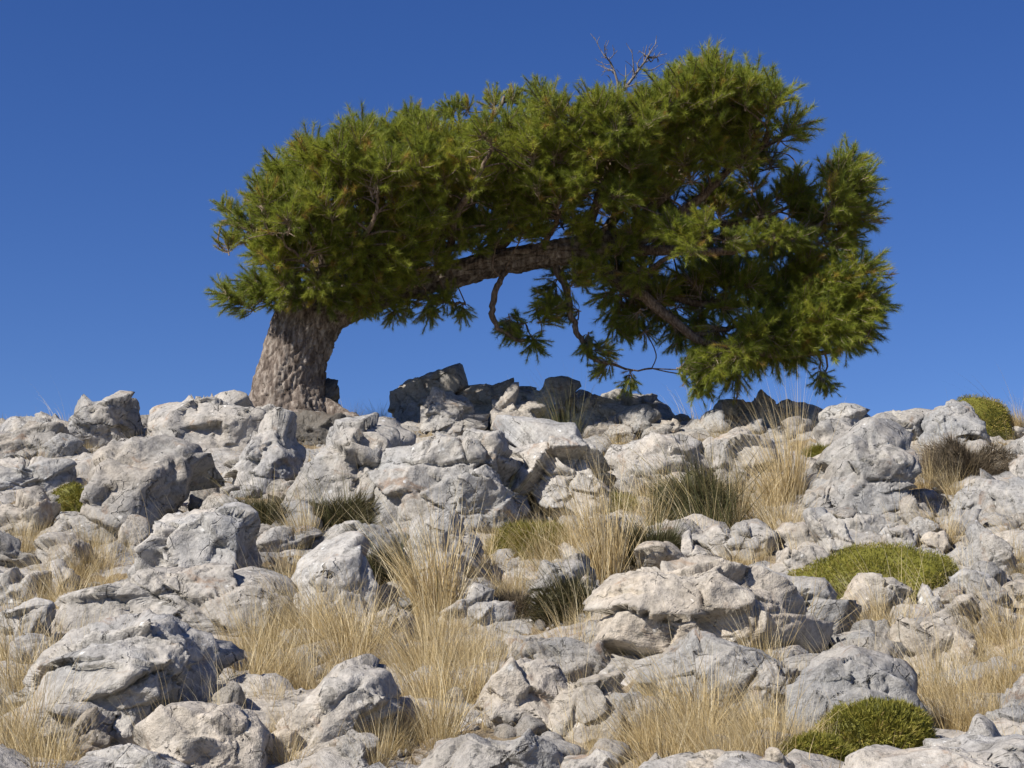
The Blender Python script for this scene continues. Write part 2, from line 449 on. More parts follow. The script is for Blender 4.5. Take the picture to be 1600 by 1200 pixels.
# crest of the ridge, sunlit
boulder(SL, 'low flat grey slab on the skyline beside the rounded knob boulder', [(-40, 690), (-15, 670), (30, 664), (88, 667), (96, 690), (85, 706), (50, 712), (0, 720), (-40, 724)])
boulder(B, 'rounded knob-like boulder on the skyline with a crack under its cap', [(103, 672), (106, 655), (118, 628), (135, 616), (170, 613), (200, 621), (211, 645), (222, 672), (208, 690), (180, 705), (135, 705), (110, 695)], thick=1.0)
boulder(B, 'big wedge-shaped tan boulder on the skyline right beside the pine trunk', [(222, 672), (222, 645), (229, 627), (262, 611), (312, 598), (350, 592), (370, 600), (382, 632), (405, 645), (413, 665), (408, 700), (385, 720), (345, 730), (280, 725), (235, 712)], d=22.6, thick=0.9)
boulder(ST, 'small rounded stone wedged against the front of the pine trunk base', [(393, 645), (408, 627), (428, 621), (440, 640), (433, 668), (410, 676), (394, 664)], d=23.5, thick=1.1)
boulder(ST, 'dark shade-toned knob pressed against the pine trunk', [(480, 645), (490, 602), (508, 585), (524, 600), (523, 645), (500, 665)], d=24.55, mat=M_DARKROCK)  # stone in the trunk's shade, the shade painted in by the darker rock colour
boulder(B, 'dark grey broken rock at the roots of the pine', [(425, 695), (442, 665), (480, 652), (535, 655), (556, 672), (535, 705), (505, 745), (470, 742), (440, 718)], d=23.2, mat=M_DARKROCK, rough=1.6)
boulder(B, 'blocky pitted grey boulder below the wedge-shaped boulder, beside the small green cushion', [(131, 765), (138, 720), (153, 697), (190, 687), (250, 689), (300, 691), (306, 715), (307, 750), (297, 778), (272, 795), (252, 815), (228, 842), (200, 846), (160, 830), (132, 815)], thick=0.9)
boulder(B, 'pointed grey boulder leaning in front of the blocky pitted boulder', [(190, 900), (198, 862), (230, 835), (262, 800), (288, 780), (330, 778), (368, 790), (374, 815), (387, 840), (402, 870), (405, 905), (300, 925), (200, 920)], thick=0.7)
boulder(B, 'smooth pale grey boulder directly below the pine trunk', [(362, 745), (383, 702), (405, 680), (430, 664), (450, 674), (475, 695), (480, 710), (468, 737), (452, 765), (410, 785), (368, 775)], base=770)
boulder(B, 'sharp-backed pale boulder leaning against the largest boulder, below the trunk', [(450, 775), (470, 740), (498, 702), (520, 665), (550, 640), (590, 630), (630, 638), (650, 660), (640, 700), (625, 740), (600, 800), (570, 815), (520, 812), (490, 808), (455, 805)], base=815, thick=0.8)
boulder(B, 'largest boulder of all, broad pale dome with brown stain below the crest', [(583, 800), (588, 750), (600, 712), (640, 670), (680, 654), (730, 663), (790, 688), (832, 728), (857, 770), (870, 802), (862, 828), (820, 838), (780, 835), (700, 840), (640, 845), (590, 835)], thick=0.75)
boulder(B, 'pale ridge boulder tucked behind the largest boulder', [(752, 685), (800, 670), (850, 668), (900, 673), (942, 690), (957, 720), (967, 770), (978, 805), (920, 815), (870, 810), (820, 770), (770, 720)], base=815)
boulder(B, 'rough grey outcrop on the upper slope behind the tall grass', [(955, 740), (968, 712), (985, 695), (1020, 677), (1060, 684), (1100, 690), (1112, 720), (1112, 765), (1060, 778), (1000, 780), (960, 775)], thick=0.8)
boulder(B, 'layered grey outcrop with horizontal cracks under the shaded black boulder', [(1092, 705), (1108, 674), (1160, 679), (1200, 690), (1213, 720), (1210, 760), (1150, 772), (1098, 765)])
# crest under the crown, in the pine's shadow
boulder(B, 'pointed boulder in deep shade on the skyline under the pine crown', [(613, 615), (640, 597), (670, 585), (703, 579), (708, 605), (702, 645), (660, 672), (625, 664)], d=25.9)
boulder(B, 'round pale stone in front of the pointed shaded boulder', [(660, 635), (678, 613), (705, 607), (730, 617), (747, 640), (742, 660), (700, 672), (668, 668)], d=24.3)
boulder(SL, 'long dark shaded slab on the skyline between two shaded boulders', [(712, 612), (740, 602), (800, 599), (840, 598), (870, 612), (850, 645), (800, 660), (750, 660), (720, 645)], d=25.9, thick=0.6)
boulder(B, 'knobbly split pale boulder below the long shaded slab', [(752, 645), (775, 626), (800, 617), (832, 620), (848, 637), (835, 665), (790, 678), (757, 672)], d=24.5)
boulder(ST, 'bright lit stone perched on the crest between shaded rocks', [(830, 622), (845, 602), (875, 596), (896, 605), (882, 627), (852, 645), (834, 638)], d=25.3)
boulder(B, 'broad black-shaded boulder under the middle of the pine crown', [(828, 668), (850, 635), (880, 619), (920, 613), (960, 619), (987, 640), (996, 675), (970, 700), (900, 705), (850, 695)], d=25.9)
boulder(B, 'warm tan boulder on the skyline below the hanging pine branch', [(943, 622), (960, 608), (990, 604), (1020, 614), (1040, 630), (1055, 652), (1035, 672), (990, 675), (958, 660)], d=27.8)
boulder(SL, 'low broken slab in the dip of the skyline', [(1000, 672), (1025, 655), (1060, 652), (1098, 664), (1105, 685), (1060, 700), (1010, 695)], d=26.6)
boulder(B, 'flat-topped black-shaded boulder under the drooping end of the pine crown', [(1100, 665), (1110, 636), (1130, 625), (1165, 624), (1182, 621), (1205, 636), (1240, 650), (1272, 682), (1255, 708), (1200, 700), (1150, 690), (1112, 685)], d=25.8)
boulder(B, 'small grey crest boulder beside the flat-topped shaded boulder', [(1213, 640), (1235, 627), (1262, 640), (1288, 652), (1294, 685), (1270, 705), (1230, 700)], d=25.6)
boulder(SL, 'thin pale slab capping the crest with a dark gap beneath', [(1280, 645), (1298, 633), (1330, 634), (1354, 644), (1338, 658), (1295, 658)], d=24.3, lean=0.2)
boulder(B, 'squat grey boulder under the thin pale cap slab', [(1275, 670), (1290, 655), (1330, 655), (1350, 668), (1345, 695), (1310, 714), (1280, 704)])
boulder(B, 'large angular boulder with white lichen spots and a split lower face', [(1262, 780), (1282, 745), (1310, 713), (1340, 690), (1360, 668), (1395, 664), (1430, 674), (1450, 705), (1442, 738), (1422, 772), (1390, 795), (1345, 808), (1300, 806)], thick=0.85)
boulder(B, 'low grey shoulder rock at the foot of the white-lichened boulder', [(1255, 790), (1272, 757), (1300, 735), (1330, 730), (1338, 762), (1328, 795), (1290, 808), (1258, 806)], base=812)
boulder(B, 'pale crest boulder behind the white-lichened boulder', [(1340, 672), (1360, 645), (1400, 634), (1440, 631), (1464, 640), (1456, 672), (1420, 695), (1365, 695)])
boulder(B, 'egg-shaped pale boulder on the skyline beside the green cushion shrub', [(1438, 685), (1450, 642), (1480, 629), (1500, 625), (1524, 635), (1532, 662), (1522, 692), (1480, 706), (1445, 704)])
boulder(B, 'upright grey boulder beyond the dead brown bush', [(1576, 715), (1590, 690), (1605, 678), (1650, 676), (1660, 755), (1600, 762), (1580, 748)])
boulder(B, 'rounded light grey boulder under the dead brown bush', [(1494, 785), (1508, 755), (1530, 747), (1556, 758), (1573, 780), (1564, 804), (1520, 812), (1497, 806)])
boulder(B, 'smooth grey boulder touching the rounded one under the dead bush', [(1552, 800), (1570, 770), (1600, 755), (1650, 752), (1660, 820), (1600, 828), (1560, 818)])
# middle slope
boulder(ST, 'rounded bean-shaped pale stone with a notch, in front of tall grass', [(1135, 845), (1155, 821), (1185, 819), (1208, 840), (1203, 862), (1160, 874), (1138, 864)])
boulder(ST, 'upper of two pale cracked stones stacked beside the long slab', [(1211, 833), (1228, 815), (1260, 811), (1278, 830), (1274, 854), (1230, 860)], base=866)
boulder(ST, 'lower of two pale cracked stones stacked beside the long slab', [(1202, 885), (1220, 858), (1260, 852), (1287, 860), (1294, 882), (1262, 902), (1212, 904)])
boulder(SL, 'long narrow tilted slab with side cracks above the big green cushion', [(1264, 803), (1294, 787), (1312, 810), (1328, 840), (1338, 866), (1322, 884), (1298, 872), (1278, 842)], base=888)
boulder(ST, 'small grey stone with a dark split near the end of the long ridge rock', [(1042, 884), (1054, 859), (1085, 849), (1110, 860), (1118, 888), (1080, 900)])
boulder(ST, 'angular pale stone behind the small split stone', [(1078, 842), (1105, 825), (1125, 822), (1142, 845), (1147, 880), (1120, 884), (1098, 856)], base=880)
boulder(B, 'broad cracked boulder with white lichen behind a veil of pale grass', [(900, 1010), (928, 972), (958, 935), (985, 902), (1010, 892), (1080, 894), (1150, 892), (1215, 905), (1245, 940), (1240, 1000), (1180, 1025), (1080, 1035), (980, 1028)], thick=0.7)
boulder(B, 'ledged grey ridge rock running from the veiled boulder to the green cushion', [(1120, 905), (1180, 889), (1240, 904), (1290, 901), (1313, 925), (1320, 957), (1302, 992), (1250, 1003), (1200, 990), (1150, 950)], base=1003, thick=0.7)
boulder(B, 'domed pale boulder with grass stalks, in front of the big green cushion', [(1308, 945), (1330, 911), (1360, 899), (1395, 904), (1408, 925), (1408, 970), (1350, 985), (1315, 980)])
boulder(B, 'grey blue-tinged low boulder below the veiled broad boulder', [(995, 1050), (1030, 1012), (1100, 1000), (1180, 1018), (1225, 1040), (1222, 1090), (1180, 1118), (1080, 1120), (1005, 1105)])
boulder(B, 'large rounded grey boulder behind the lowest green cushion', [(1220, 1130), (1229, 1072), (1250, 1030), (1290, 1006), (1340, 1007), (1400, 1028), (1425, 1060), (1420, 1120), (1350, 1155), (1240, 1160)], thick=0.7)
boulder(B, 'lumpy pale boulder touching the back of the large rounded grey boulder', [(1405, 1040), (1422, 992), (1450, 972), (1500, 982), (1525, 1000), (1532, 1045), (1480, 1068), (1415, 1068)])
boulder(B, 'jagged row of pale rock below the sloping rubble and green cushion', [(1470, 975), (1488, 930), (1520, 934), (1550, 948), (1592, 953), (1640, 975), (1640, 1010), (1560, 1010), (1490, 1000)])
boulder(ST, 'narrow upright splinter of stone beside the jagged rock row', [(1430, 965), (1440, 935), (1452, 915), (1470, 930), (1485, 965), (1460, 985), (1436, 982)])
boulder(ST, 'diagonal pale rock finger pointing up through straw grass', [(818, 948), (848, 906), (854, 876), (880, 867), (906, 879), (902, 906), (872, 932), (842, 962)], thick=0.9)
boulder(B, 'upright grey block with one dark side behind the tallest pale tuft', [(640, 855), (654, 822), (680, 802), (712, 804), (732, 825), (738, 860), (728, 902), (704, 920), (665, 915), (645, 890)], thick=1.0)
boulder(B, 'grey boulder with a dark slot beside the tallest pale tuft', [(445, 960), (468, 885), (500, 850), (540, 842), (572, 868), (592, 920), (588, 978), (520, 1000), (465, 990)], thick=0.8)
boulder(B, 'flat-backed rock behind the slotted grey boulder', [(500, 865), (515, 832), (550, 814), (600, 818), (635, 842), (640, 880), (600, 900), (530, 895)], base=905)
boulder(SL, 'wide low pale slab with white spots below the pointed boulder', [(98, 965), (120, 930), (190, 918), (230, 889), (300, 879), (380, 879), (424, 900), (448, 950), (440, 995), (300, 1005), (140, 1000)], thick=0.7)
boulder(ST, 'rounded grey rock standing above the jagged grey outcrop', [(-40, 930), (-12, 885), (28, 874), (56, 900), (64, 935), (30, 955), (-30, 955)])
boulder(ST, 'triangular pale stone between straw tufts beside the wide low slab', [(62, 915), (74, 880), (88, 872), (104, 890), (120, 922), (92, 935), (66, 930)])
boulder(B, 'jagged grey outcrop behind the deeply pitted boulder', [(-40, 990), (0, 930), (45, 922), (75, 945), (78, 990), (50, 1015), (-30, 1020)], base=1020)
boulder(ST, 'ridge-backed dark grey rock touching the deeply pitted boulder', [(14, 1000), (28, 965), (50, 948), (72, 955), (64, 990), (42, 1016), (20, 1018)], base=1025)
boulder(ST, 'smooth oval stone in the straw below the small green cushion', [(56, 872), (78, 846), (110, 839), (138, 860), (136, 890), (70, 894)])
boulder(ST, 'lumpy stone between the blocky boulder and the oval stone', [(68, 838), (86, 806), (115, 801), (134, 828), (124, 852), (80, 852)])
boulder(B, 'pocked grey rock touching the small green cushion', [(-40, 815), (8, 780), (50, 768), (84, 788), (82, 824), (30, 838), (-40, 848)])
boulder(SL, 'low grey ledge on the slope under the skyline slab', [(-40, 745), (0, 722), (60, 714), (110, 722), (125, 745), (90, 770), (0, 778), (-40, 775)])
boulder(B, 'deeply pitted big grey boulder with dark hollows and a flat back', [(-20, 1060), (20, 1005), (90, 974), (160, 963), (250, 966), (330, 978), (348, 1000), (350, 1050), (315, 1105), (250, 1130), (190, 1165), (110, 1170), (40, 1140), (-10, 1110)], thick=0.8, rough=1.5)
boulder(ST, 'smooth pale stone nestled between the pitted boulder and dense straw', [(342, 1050), (358, 1025), (385, 1033), (404, 1055), (386, 1078), (350, 1080)])
boulder(ST, 'ochre-topped stone lodged in the foot of the pitted boulder', [(166, 1118), (182, 1085), (215, 1083), (228, 1110), (220, 1158), (188, 1162)], base=1178)
boulder(B, 'pale pyramid-shaped boulder below the deeply pitted boulder', [(208, 1200), (236, 1142), (270, 1113), (330, 1097), (365, 1094), (392, 1115), (414, 1152), (410, 1195), (320, 1220), (225, 1222)])
boulder(B, 'clean angular pale boulder with dark underside, lying in dense straw', [(457, 1135), (478, 1082), (510, 1062), (560, 1049), (600, 1046), (628, 1085), (616, 1108), (582, 1124), (545, 1145), (515, 1172), (480, 1176), (460, 1155)], thick=0.9, lean=0.15)
boulder(ST, 'small upright stone beneath the clean angular boulder', [(532, 1215), (542, 1168), (560, 1149), (577, 1160), (576, 1215), (555, 1225)])
boulder(ST, 'little flat stone peeping from straw above the clean angular boulder', [(592, 1052), (612, 1036), (640, 1034), (664, 1048), (650, 1064), (610, 1066)])
boulder(ST, 'rough stone between the pyramid-shaped and the clean angular boulder', [(404, 1170), (420, 1148), (448, 1138), (466, 1155), (460, 1185), (420, 1190)])
boulder(B, 'cracked grey dome, the rounder of a close pair of boulders', [(752, 1100), (768, 1055), (800, 1032), (840, 1028), (868, 1045), (876, 1085), (866, 1130), (790, 1142), (758, 1128)], thick=0.9)
boulder(B, 'cracked grey block, the squarer of a close pair of boulders', [(856, 1070), (878, 1043), (940, 1034), (977, 1060), (988, 1100), (1000, 1118), (962, 1155), (900, 1155), (862, 1138)], thick=0.8)
boulder(SL, 'flat pale slab below the cracked pair of boulders', [(652, 1205), (698, 1158), (760, 1148), (850, 1153), (905, 1168), (915, 1215), (800, 1240), (680, 1235)], thick=0.7)
boulder(SL, 'broad smooth slab below the lowest green cushion', [(1300, 1225), (1355, 1183), (1420, 1171), (1500, 1168), (1560, 1164), (1600, 1150), (1680, 1150), (1680, 1260), (1310, 1260)], thick=0.7, rough=0.7)
boulder(SL, 'rough pale slab at the foot of the pyramid-shaped boulder', [(70, 1215), (118, 1179), (180, 1168), (225, 1180), (300, 1195), (320, 1230), (200, 1250), (80, 1245)])
boulder(ST, 'rounded tan stone with grass in front, below the tallest pale tuft', [(556, 1010), (572, 975), (600, 963), (632, 975), (648, 1010), (610, 1028), (570, 1026)])
boulder(SL, 'low rubble-like rock beside the diagonal rock finger', [(686, 960), (700, 928), (740, 918), (780, 935), (798, 965), (760, 990), (700, 988)])
boulder(SL, 'sunken pale rock sheet almost buried in straw below the low rubble rock', [(690, 1010), (720, 996), (780, 992), (830, 1004), (800, 1020), (720, 1024)])
boulder(ST, 'blue-grey wedge with a dark notch beside the large rounded grey boulder', [(1170, 1090), (1185, 1045), (1215, 1035), (1235, 1060), (1228, 1105), (1200, 1120)], base=1128)
boulder(ST, 'wide pale stone among straw below the blue-tinged boulder', [(1070, 1205), (1090, 1182), (1130, 1178), (1160, 1195), (1150, 1225), (1090, 1230)])
boulder(ST, 'pale pointed stone beside the lowest green cushion', [(1176, 1205), (1196, 1168), (1215, 1160), (1235, 1180), (1240, 1215), (1200, 1228)])
boulder(ST, 'knobby pale stone beside the flat slab under the cracked pair', [(872, 1215), (890, 1185), (930, 1178), (965, 1195), (960, 1225), (900, 1232)])
# rubble field below the white-lichened boulder
for lab, pl in (('bright white stone in the rubble below the white-lichened boulder', [(1478, 815), (1500, 802), (1530, 806), (1545, 825), (1520, 842), (1485, 838)]),
                ('grey rubble block next to the bright white stone', [(1535, 835), (1560, 815), (1600, 822), (1610, 850), (1570, 862), (1540, 858)]),
                ('pinkish broken stone directly under the white-lichened boulder', [(1385, 838), (1405, 820), (1432, 826), (1440, 848), (1410, 860), (1388, 856)]),
                ('long pale rubble stone under the split lower face', [(1318, 832), (1340, 806), (1375, 804), (1395, 822), (1380, 845), (1335, 848)]),
                ('flat white rock shelf beside the big green cushion', [(1478, 872), (1500, 862), (1535, 864), (1540, 884), (1510, 894), (1482, 888)]),
                ('grey chip resting against the top of the big green cushion', [(1430, 872), (1445, 856), (1468, 858), (1478, 876), (1455, 888), (1435, 884)]),
                ('sloping grey rock at the end of the big green cushion', [(1490, 915), (1510, 890), (1545, 895), (1562, 925), (1545, 945), (1500, 942)]),
                ('rough flat ledge rock beside the sloping grey rock', [(1555, 925), (1585, 908), (1640, 905), (1650, 940), (1600, 950), (1560, 946)]),
                ('small sharp stone pile beside the straw streak', [(1440, 845), (1455, 828), (1475, 832), (1482, 852), (1460, 862)]),
                ('pale chunk between the stacked stones and the long rubble stone', [(1310, 870), (1325, 852), (1352, 852), (1362, 872), (1340, 884)])):
    boulder(ST, lab, pl)

# loose stones: a few shapes, copied
rng = np.random.default_rng(11)
STONE_MESH = []
for k in range(10):
    U, F = ICO[3]
    sc = np.array([rng.uniform(0.8, 1.3), rng.uniform(0.7, 1.1), rng.uniform(0.5, 0.85)])
    pn = rng.normal(0, 1, (9, 3)); pn /= np.linalg.norm(pn, axis=1)[:, None]
    s = ((1 + (np.clip(U @ pn.T, 0, None) / rng.uniform(0.66, 0.9, 9)) ** 16).sum(1) - 8) ** (-1 / 16)
    V = U * s[:, None] * sc
    V += U * (0.09 * fbm(V * 2.0, 4, 40 + k))[:, None]
    STONE_MESH.append(new_mesh('loose_stone', V * 0.5, F, [M_ROCK]))

CLEAR = [(1245, 850, 1535, 955), (1210, 1110, 1500, 1230), (765, 820, 905, 890), (1440, 690, 1600, 770)]    # the cushion shrubs grow here
def near_ref(x, y):
    return min(NAMED, key=lambda r: (r[0] - x) ** 2 + (r[1] - y) ** 2)[2]

def inside_rock(x, y, f=0.8):
    return any(((x - a) / (rx * f)) ** 2 + ((y - b) / (ry * f)) ** 2 < 1 for a, b, rx, ry in ROCKS)

def scatter_px(x0, y0, x1, y1, f=0.85, tries=60, avoid=()):
    for _ in range(tries):
        px, py = rng.uniform(x0, x1), rng.uniform(y0, y1)
        if any(a[0] < px < a[2] and a[1] < py < a[3] for a in avoid): continue
        d = hit(px, py); p = at(px, py, d)
        if not inside_rock(p[0], d, f):
            return p[0], d, float(ground(p[0], d)[0])
    return None

STONE_ZONES = [(0, 690, 420, 900, 34), (940, 740, 1260, 900, 22), (1290, 790, 1600, 960, 88), (380, 780, 900, 1000, 26), (0, 960, 700, 1190, 36),
               (700, 1000, 1600, 1195, 40), (460, 650, 560, 700, 6), (700, 655, 1600, 720, 30)]
for x0, y0, x1, y1, n in STONE_ZONES:
    for _ in range(n):
        q = scatter_px(x0, y0, x1, y1, avoid=CLEAR)
        if q is None: continue
        sz = float(np.exp(rng.normal(math.log(0.17), 0.42)))
        o = obj('loose_stone', STONE_MESH[rng.integers(10)], loc=(q[0], q[1], q[2] + 0.08 * sz), label=('fist-sized' if sz < 0.17 else 'head-sized') + ' loose stone lying near the ' + near_ref(q[0], q[1]), cat='stone', group='small loose limestone stones')
        o.scale = (sz,) * 3
        o.rotation_euler = (rng.normal(0, 0.3), rng.normal(0, 0.3), rng.uniform(0, 6.28))

# places where the photograph has grass: x0, y0, x1, y1, count, height px, kind
GRASS_ZONES = [(345, 985, 565, 1120, 24, 105, 'straw'), (600, 1040, 770, 1160, 17, 100, 'straw'), (0, 1080, 130, 1215, 13, 115, 'straw'),
         (1430, 1060, 1610, 1165, 17, 100, 'straw'), (1000, 1090, 1230, 1215, 22, 105, 'straw'), (690, 1015, 840, 1060, 8, 70, 'straw'),
         (860, 990, 1010, 1045, 9, 70, 'straw'), (740, 860, 880, 960, 12, 75, 'straw'), (0, 840, 70, 880, 6, 55, 'straw'), (120, 860, 195, 925, 7, 70, 'straw'),
         (1555, 850, 1610, 925, 6, 70, 'straw'), (1440, 740, 1500, 870, 7, 55, 'straw'), (380, 890, 460, 960, 6, 65, 'straw'), (50, 920, 120, 975, 4, 70, 'straw'),
         (1140, 860, 1215, 910, 4, 50, 'straw'), (1130, 1000, 1240, 1060, 5, 90, 'straw'), (1220, 1110, 1330, 1200, 7, 80, 'straw'), (1330, 985, 1450, 1010, 5, 90, 'straw'),
         (40, 740, 140, 780, 4, 45, 'straw'), (110, 690, 230, 740, 4, 40, 'straw'), (240, 1130, 460, 1215, 8, 60, 'straw'), (560, 1140, 700, 1215, 8, 70, 'straw'),
         (800, 1150, 1010, 1230, 7, 55, 'straw'), (970, 780, 1250, 850, 10, 70, 'straw'), (1260, 830, 1420, 880, 5, 35, 'straw'), (980, 690, 1300, 730, 6, 40, 'straw'),
         (1440, 690, 1600, 760, 6, 45, 'straw'), (640, 985, 720, 1030, 5, 60, 'straw'), (0, 960, 40, 1060, 3, 80, 'straw'), (1480, 1000, 1600, 1060, 6, 80, 'straw')]
# half-buried rocks that fill the gaps between the boulders
FILL = []
for k in range(14):
    rg = np.random.default_rng(700 + k)
    U, F = ICO[5 if k < 8 else 4]
    sc = np.array([rg.uniform(0.9, 1.5), rg.uniform(0.7, 1.1), rg.uniform(0.55, 1.0)]) * 0.5
    pn = rg.normal(0, 1, (11, 3)); pn /= np.linalg.norm(pn, axis=1)[:, None]
    s = ((1 + (np.clip(U @ pn.T, 0, None) / rg.uniform(0.58, 0.9, 11)) ** 30).sum(1) - 10) ** (-1 / 30)
    V = U * s[:, None] * sc
    V = V + U * rock_relief(V, U, 1.0, 800 + k, rg, 1.0, 10)[:, None]
    FILL.append(new_mesh('half_buried_rock', V, F, [M_ROCK]))
FILL_ZONES = [(-20, 690, 460, 900, 30, .42), (880, 690, 1270, 900, 24, .42), (1240, 690, 1620, 960, 30, .4), (400, 830, 940, 1010, 16, .36), (-20, 950, 720, 1215, 14, .36),
              (840, 980, 1620, 1215, 20, .4), (-20, 668, 1620, 690, 36, .5), (-20, 672, 240, 720, 14, .5)]
for x0, y0, x1, y1, n, big in FILL_ZONES:
    for _ in range(n):
        q = scatter_px(x0, y0, x1, y1, 0.95, avoid=GRASS_ZONES + CLEAR)
        if q is None: continue
        sz = big * rng.uniform(0.5, 1.35)
        o = obj('half_buried_rock', FILL[rng.integers(14)], loc=(q[0], q[1], q[2] + 0.12 * sz), label=('low' if sz < big * 0.92 else 'stout') + ' half-buried rock filling the gap near the ' + near_ref(q[0], q[1]), cat='rock', group='half-buried rocks between the boulders')
        o.scale = (sz,) * 3
        o.rotation_euler = (rng.normal(0, 0.25), rng.normal(0, 0.25), rng.uniform(0, 6.28))
        ROCKS.append((q[0], q[1], sz * 0.55, sz * 0.4))

# gravel: too small to pick apart
U, F = ICO[3]
bm = bmesh.new(); bmesh.ops.create_icosphere(bm, subdivisions=1, radius=1.0)
bm.verts.ensure_lookup_table()
u1 = np.array([v.co[:] for v in bm.verts]); f1 = np.array([[v.index for v in f.verts] for f in bm.faces]); bm.free()
n = 13000
gx_, gy_ = rng.uniform(-8.5, 8.5, n), rng.uniform(7.5, 28.5, n)
keep = np.abs(gx_) < gy_ * 0.33 + 0.6
gx_, gy_ = gx_[keep], gy_[keep]; n = len(gx_)
gz_ = ground(gx_, gy_) + 0.015
sz = np.exp(rng.normal(math.log(0.022), 0.5, n))
V = u1[None] * sz[:, None, None] * rng.uniform(0.6, 1.3, (n, 1, 3)) * rng.uniform(0.75, 1.15, (n, len(u1), 1)) + np.stack([gx_, gy_, gz_], 1)[:, None, :]
F = (f1[None] + (np.arange(n) * len(u1))[:, None, None]).reshape(-1, 3)
obj('gravel', new_mesh('gravel', V.reshape(-1, 3), F, [M_ROCK], smooth=False), label='limestone gravel strewn over the dry soil', cat='gravel', kind='stuff')

# ------------------------------------------------------------------ grass
def blades(base, az, lean, length, width, bend, wind, K, tint, rng):
    """curved tapering ribbons; returns vertices, quads, tint"""
    n = len(az)
    pos = base.copy(); C = [pos.copy()]
    for k in range(K):
        t = (k + 0.5) / K
        a = lean + bend * t ** 1.3
        step = np.stack([np.sin(a) * np.cos(az), np.sin(a) * np.sin(az), np.cos(a)], 1)
        step[:, 0] -= wind * t
        step /= np.linalg.norm(step, axis=1)[:, None]
        pos = pos + step * (length / K)[:, None]
        C.append(pos.copy())
    fa = rng.uniform(0, math.pi, n)
    side = np.stack([np.cos(fa), np.sin(fa), np.zeros(n)], 1)
    V = []
    for k in range(K + 1):
        wv = width * (1 - (k / K) ** 1.5) * 0.5 + 0.0002
        V += [C[k] - side * wv[:, None], C[k] + side * wv[:, None]]
    V = np.stack(V, 1)                                        # n, 2(K+1), 3
    q = np.array([[2 * k, 2 * k + 1, 2 * k + 3, 2 * k + 2] for k in range(K)])
    F = (q[None] + (np.arange(n) * 2 * (K + 1))[:, None, None]).reshape(-1, 4)
    return V.reshape(-1, 3), F, np.repeat(tint, 2 * (K + 1))

def tuft_mesh(name, nb, spread, h, mat, tmean, tsd, lean_sd=0.32, wind=0.35, seed=0, wid=0.0042):
    rg = np.random.default_rng(seed)
    r = spread * np.sqrt(rg.uniform(0, 1, nb)); a = rg.uniform(0, 2 * math.pi, nb)
    base = np.stack([r * np.cos(a), r * np.sin(a), np.full(nb, -0.03)], 1)
    az = a + rg.normal(0, 0.6, nb)
    lean = np.abs(rg.normal(0.08, lean_sd, nb)) * (0.5 + r / spread)
    ln = h * (0.28 + 0.8 * rg.uniform(0, 1, nb) ** 2.0)
    tint = np.clip(rg.normal(tmean - 0.16, tsd, nb) + 0.34 * (ln / h - 0.3), 0, 1)
    V, F, T = blades(base, az, lean, ln, np.full(nb, wid) * rg.uniform(0.6, 1.3, nb), rg.uniform(0.1, 0.9, nb), wind * rg.uniform(0.4, 1.6, nb), 5, tint, rg)
    return new_mesh(name, V, F, [mat], attrs={'tint': T})

TUFTS = {'straw': [tuft_mesh('dry_grass_tuft', 330, 0.21, 1.0, M_STRAW, 0.6, 0.24, seed=100 + k, wid=0.005) for k in range(6)],
         'tall': [tuft_mesh('tall_grass_tuft', 420, 0.13, 1.0, M_STRAW, 0.68, 0.2, 0.2, 0.55, seed=130 + k, wid=0.0055) for k in range(4)],
         'olive': [tuft_mesh('olive_grass_tuft', 260, 0.2, 1.0, M_SHADEGRASS, 0.5, 0.28, 0.3, 0.45, seed=150 + k, wid=0.0055) for k in range(3)],
         'wisp': [tuft_mesh('wispy_grass_tuft', 26, 0.2, 1.0, M_STRAW, 0.85, 0.12, 0.22, 0.5, seed=170 + k, wid=0.0048) for k in range(3)]}

def tuft(kind, x, y, z, h, label, group=None, fat=1.0, rot=None):
    ms = TUFTS[kind]
    me = ms[rng.integers(len(ms))]
    o = obj(me.name.split('.')[0], me, loc=(x, y, z), label=label, cat='grass tuft', group=group)
    h *= 1.3
    o.scale = (h * fat, h * fat, h)
    o.rotation_euler = (0, 0, rng.uniform(-0.6, 0.6) if rot is None else rot)
    return o

def tuft_px(kind, px, py, hpx, label, group=None, fat=1.0, d=None, rot=None):
    if kind == 'olive': hpx *= 1.35
    d = d or hit(px, py); p = at(px, py, d)
    return tuft(kind, p[0], d, float(p[2]), hpx / FPX * d, label, group, fat, rot)

# single tufts that stand out
tuft_px('tall', 682, 970, 185, 'tallest pale straw tuft, fanning over the slotted grey boulder', fat=1.0)
tuft_px('tall', 660, 958, 160, 'half-hidden straw tuft directly behind the tallest pale tuft')
tuft_px('tall', 945, 905, 190, 'long-stalked straw tuft beside the diagonal rock finger', fat=0.8)
tuft_px('tall', 915, 880, 150, 'tall thin straw tuft against the foot of the pale ridge boulder', fat=0.8)
tuft_px('tall', 1232, 795, 185, 'tall golden tuft rising in front of the flat-topped shaded boulder', fat=0.7)
tuft_px('tall', 1215, 800, 130, 'dense golden tuft at the foot of the tall golden one', fat=0.9)
tuft_px('straw', 1185, 815, 95, 'bushy golden tuft above the bean-shaped pale stone', fat=1.2)
tuft_px('tall', 1150, 812, 110, 'straw tuft growing in front of the layered grey outcrop', fat=1.0)
tuft_px('straw', 1030, 790, 85, 'yellow tuft growing against the rough grey outcrop', fat=1.1)
tuft_px('tall', 470, 862, 105, 'orange-brown tuft with pale arching stalks below the pale grey boulder', fat=1.0)
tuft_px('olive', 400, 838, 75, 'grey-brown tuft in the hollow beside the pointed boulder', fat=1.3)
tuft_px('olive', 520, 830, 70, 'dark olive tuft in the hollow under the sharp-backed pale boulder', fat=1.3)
tuft_px('olive', 740, 835, 75, 'dark brown tuft in the gap between upright block and largest boulder', fat=1.3)
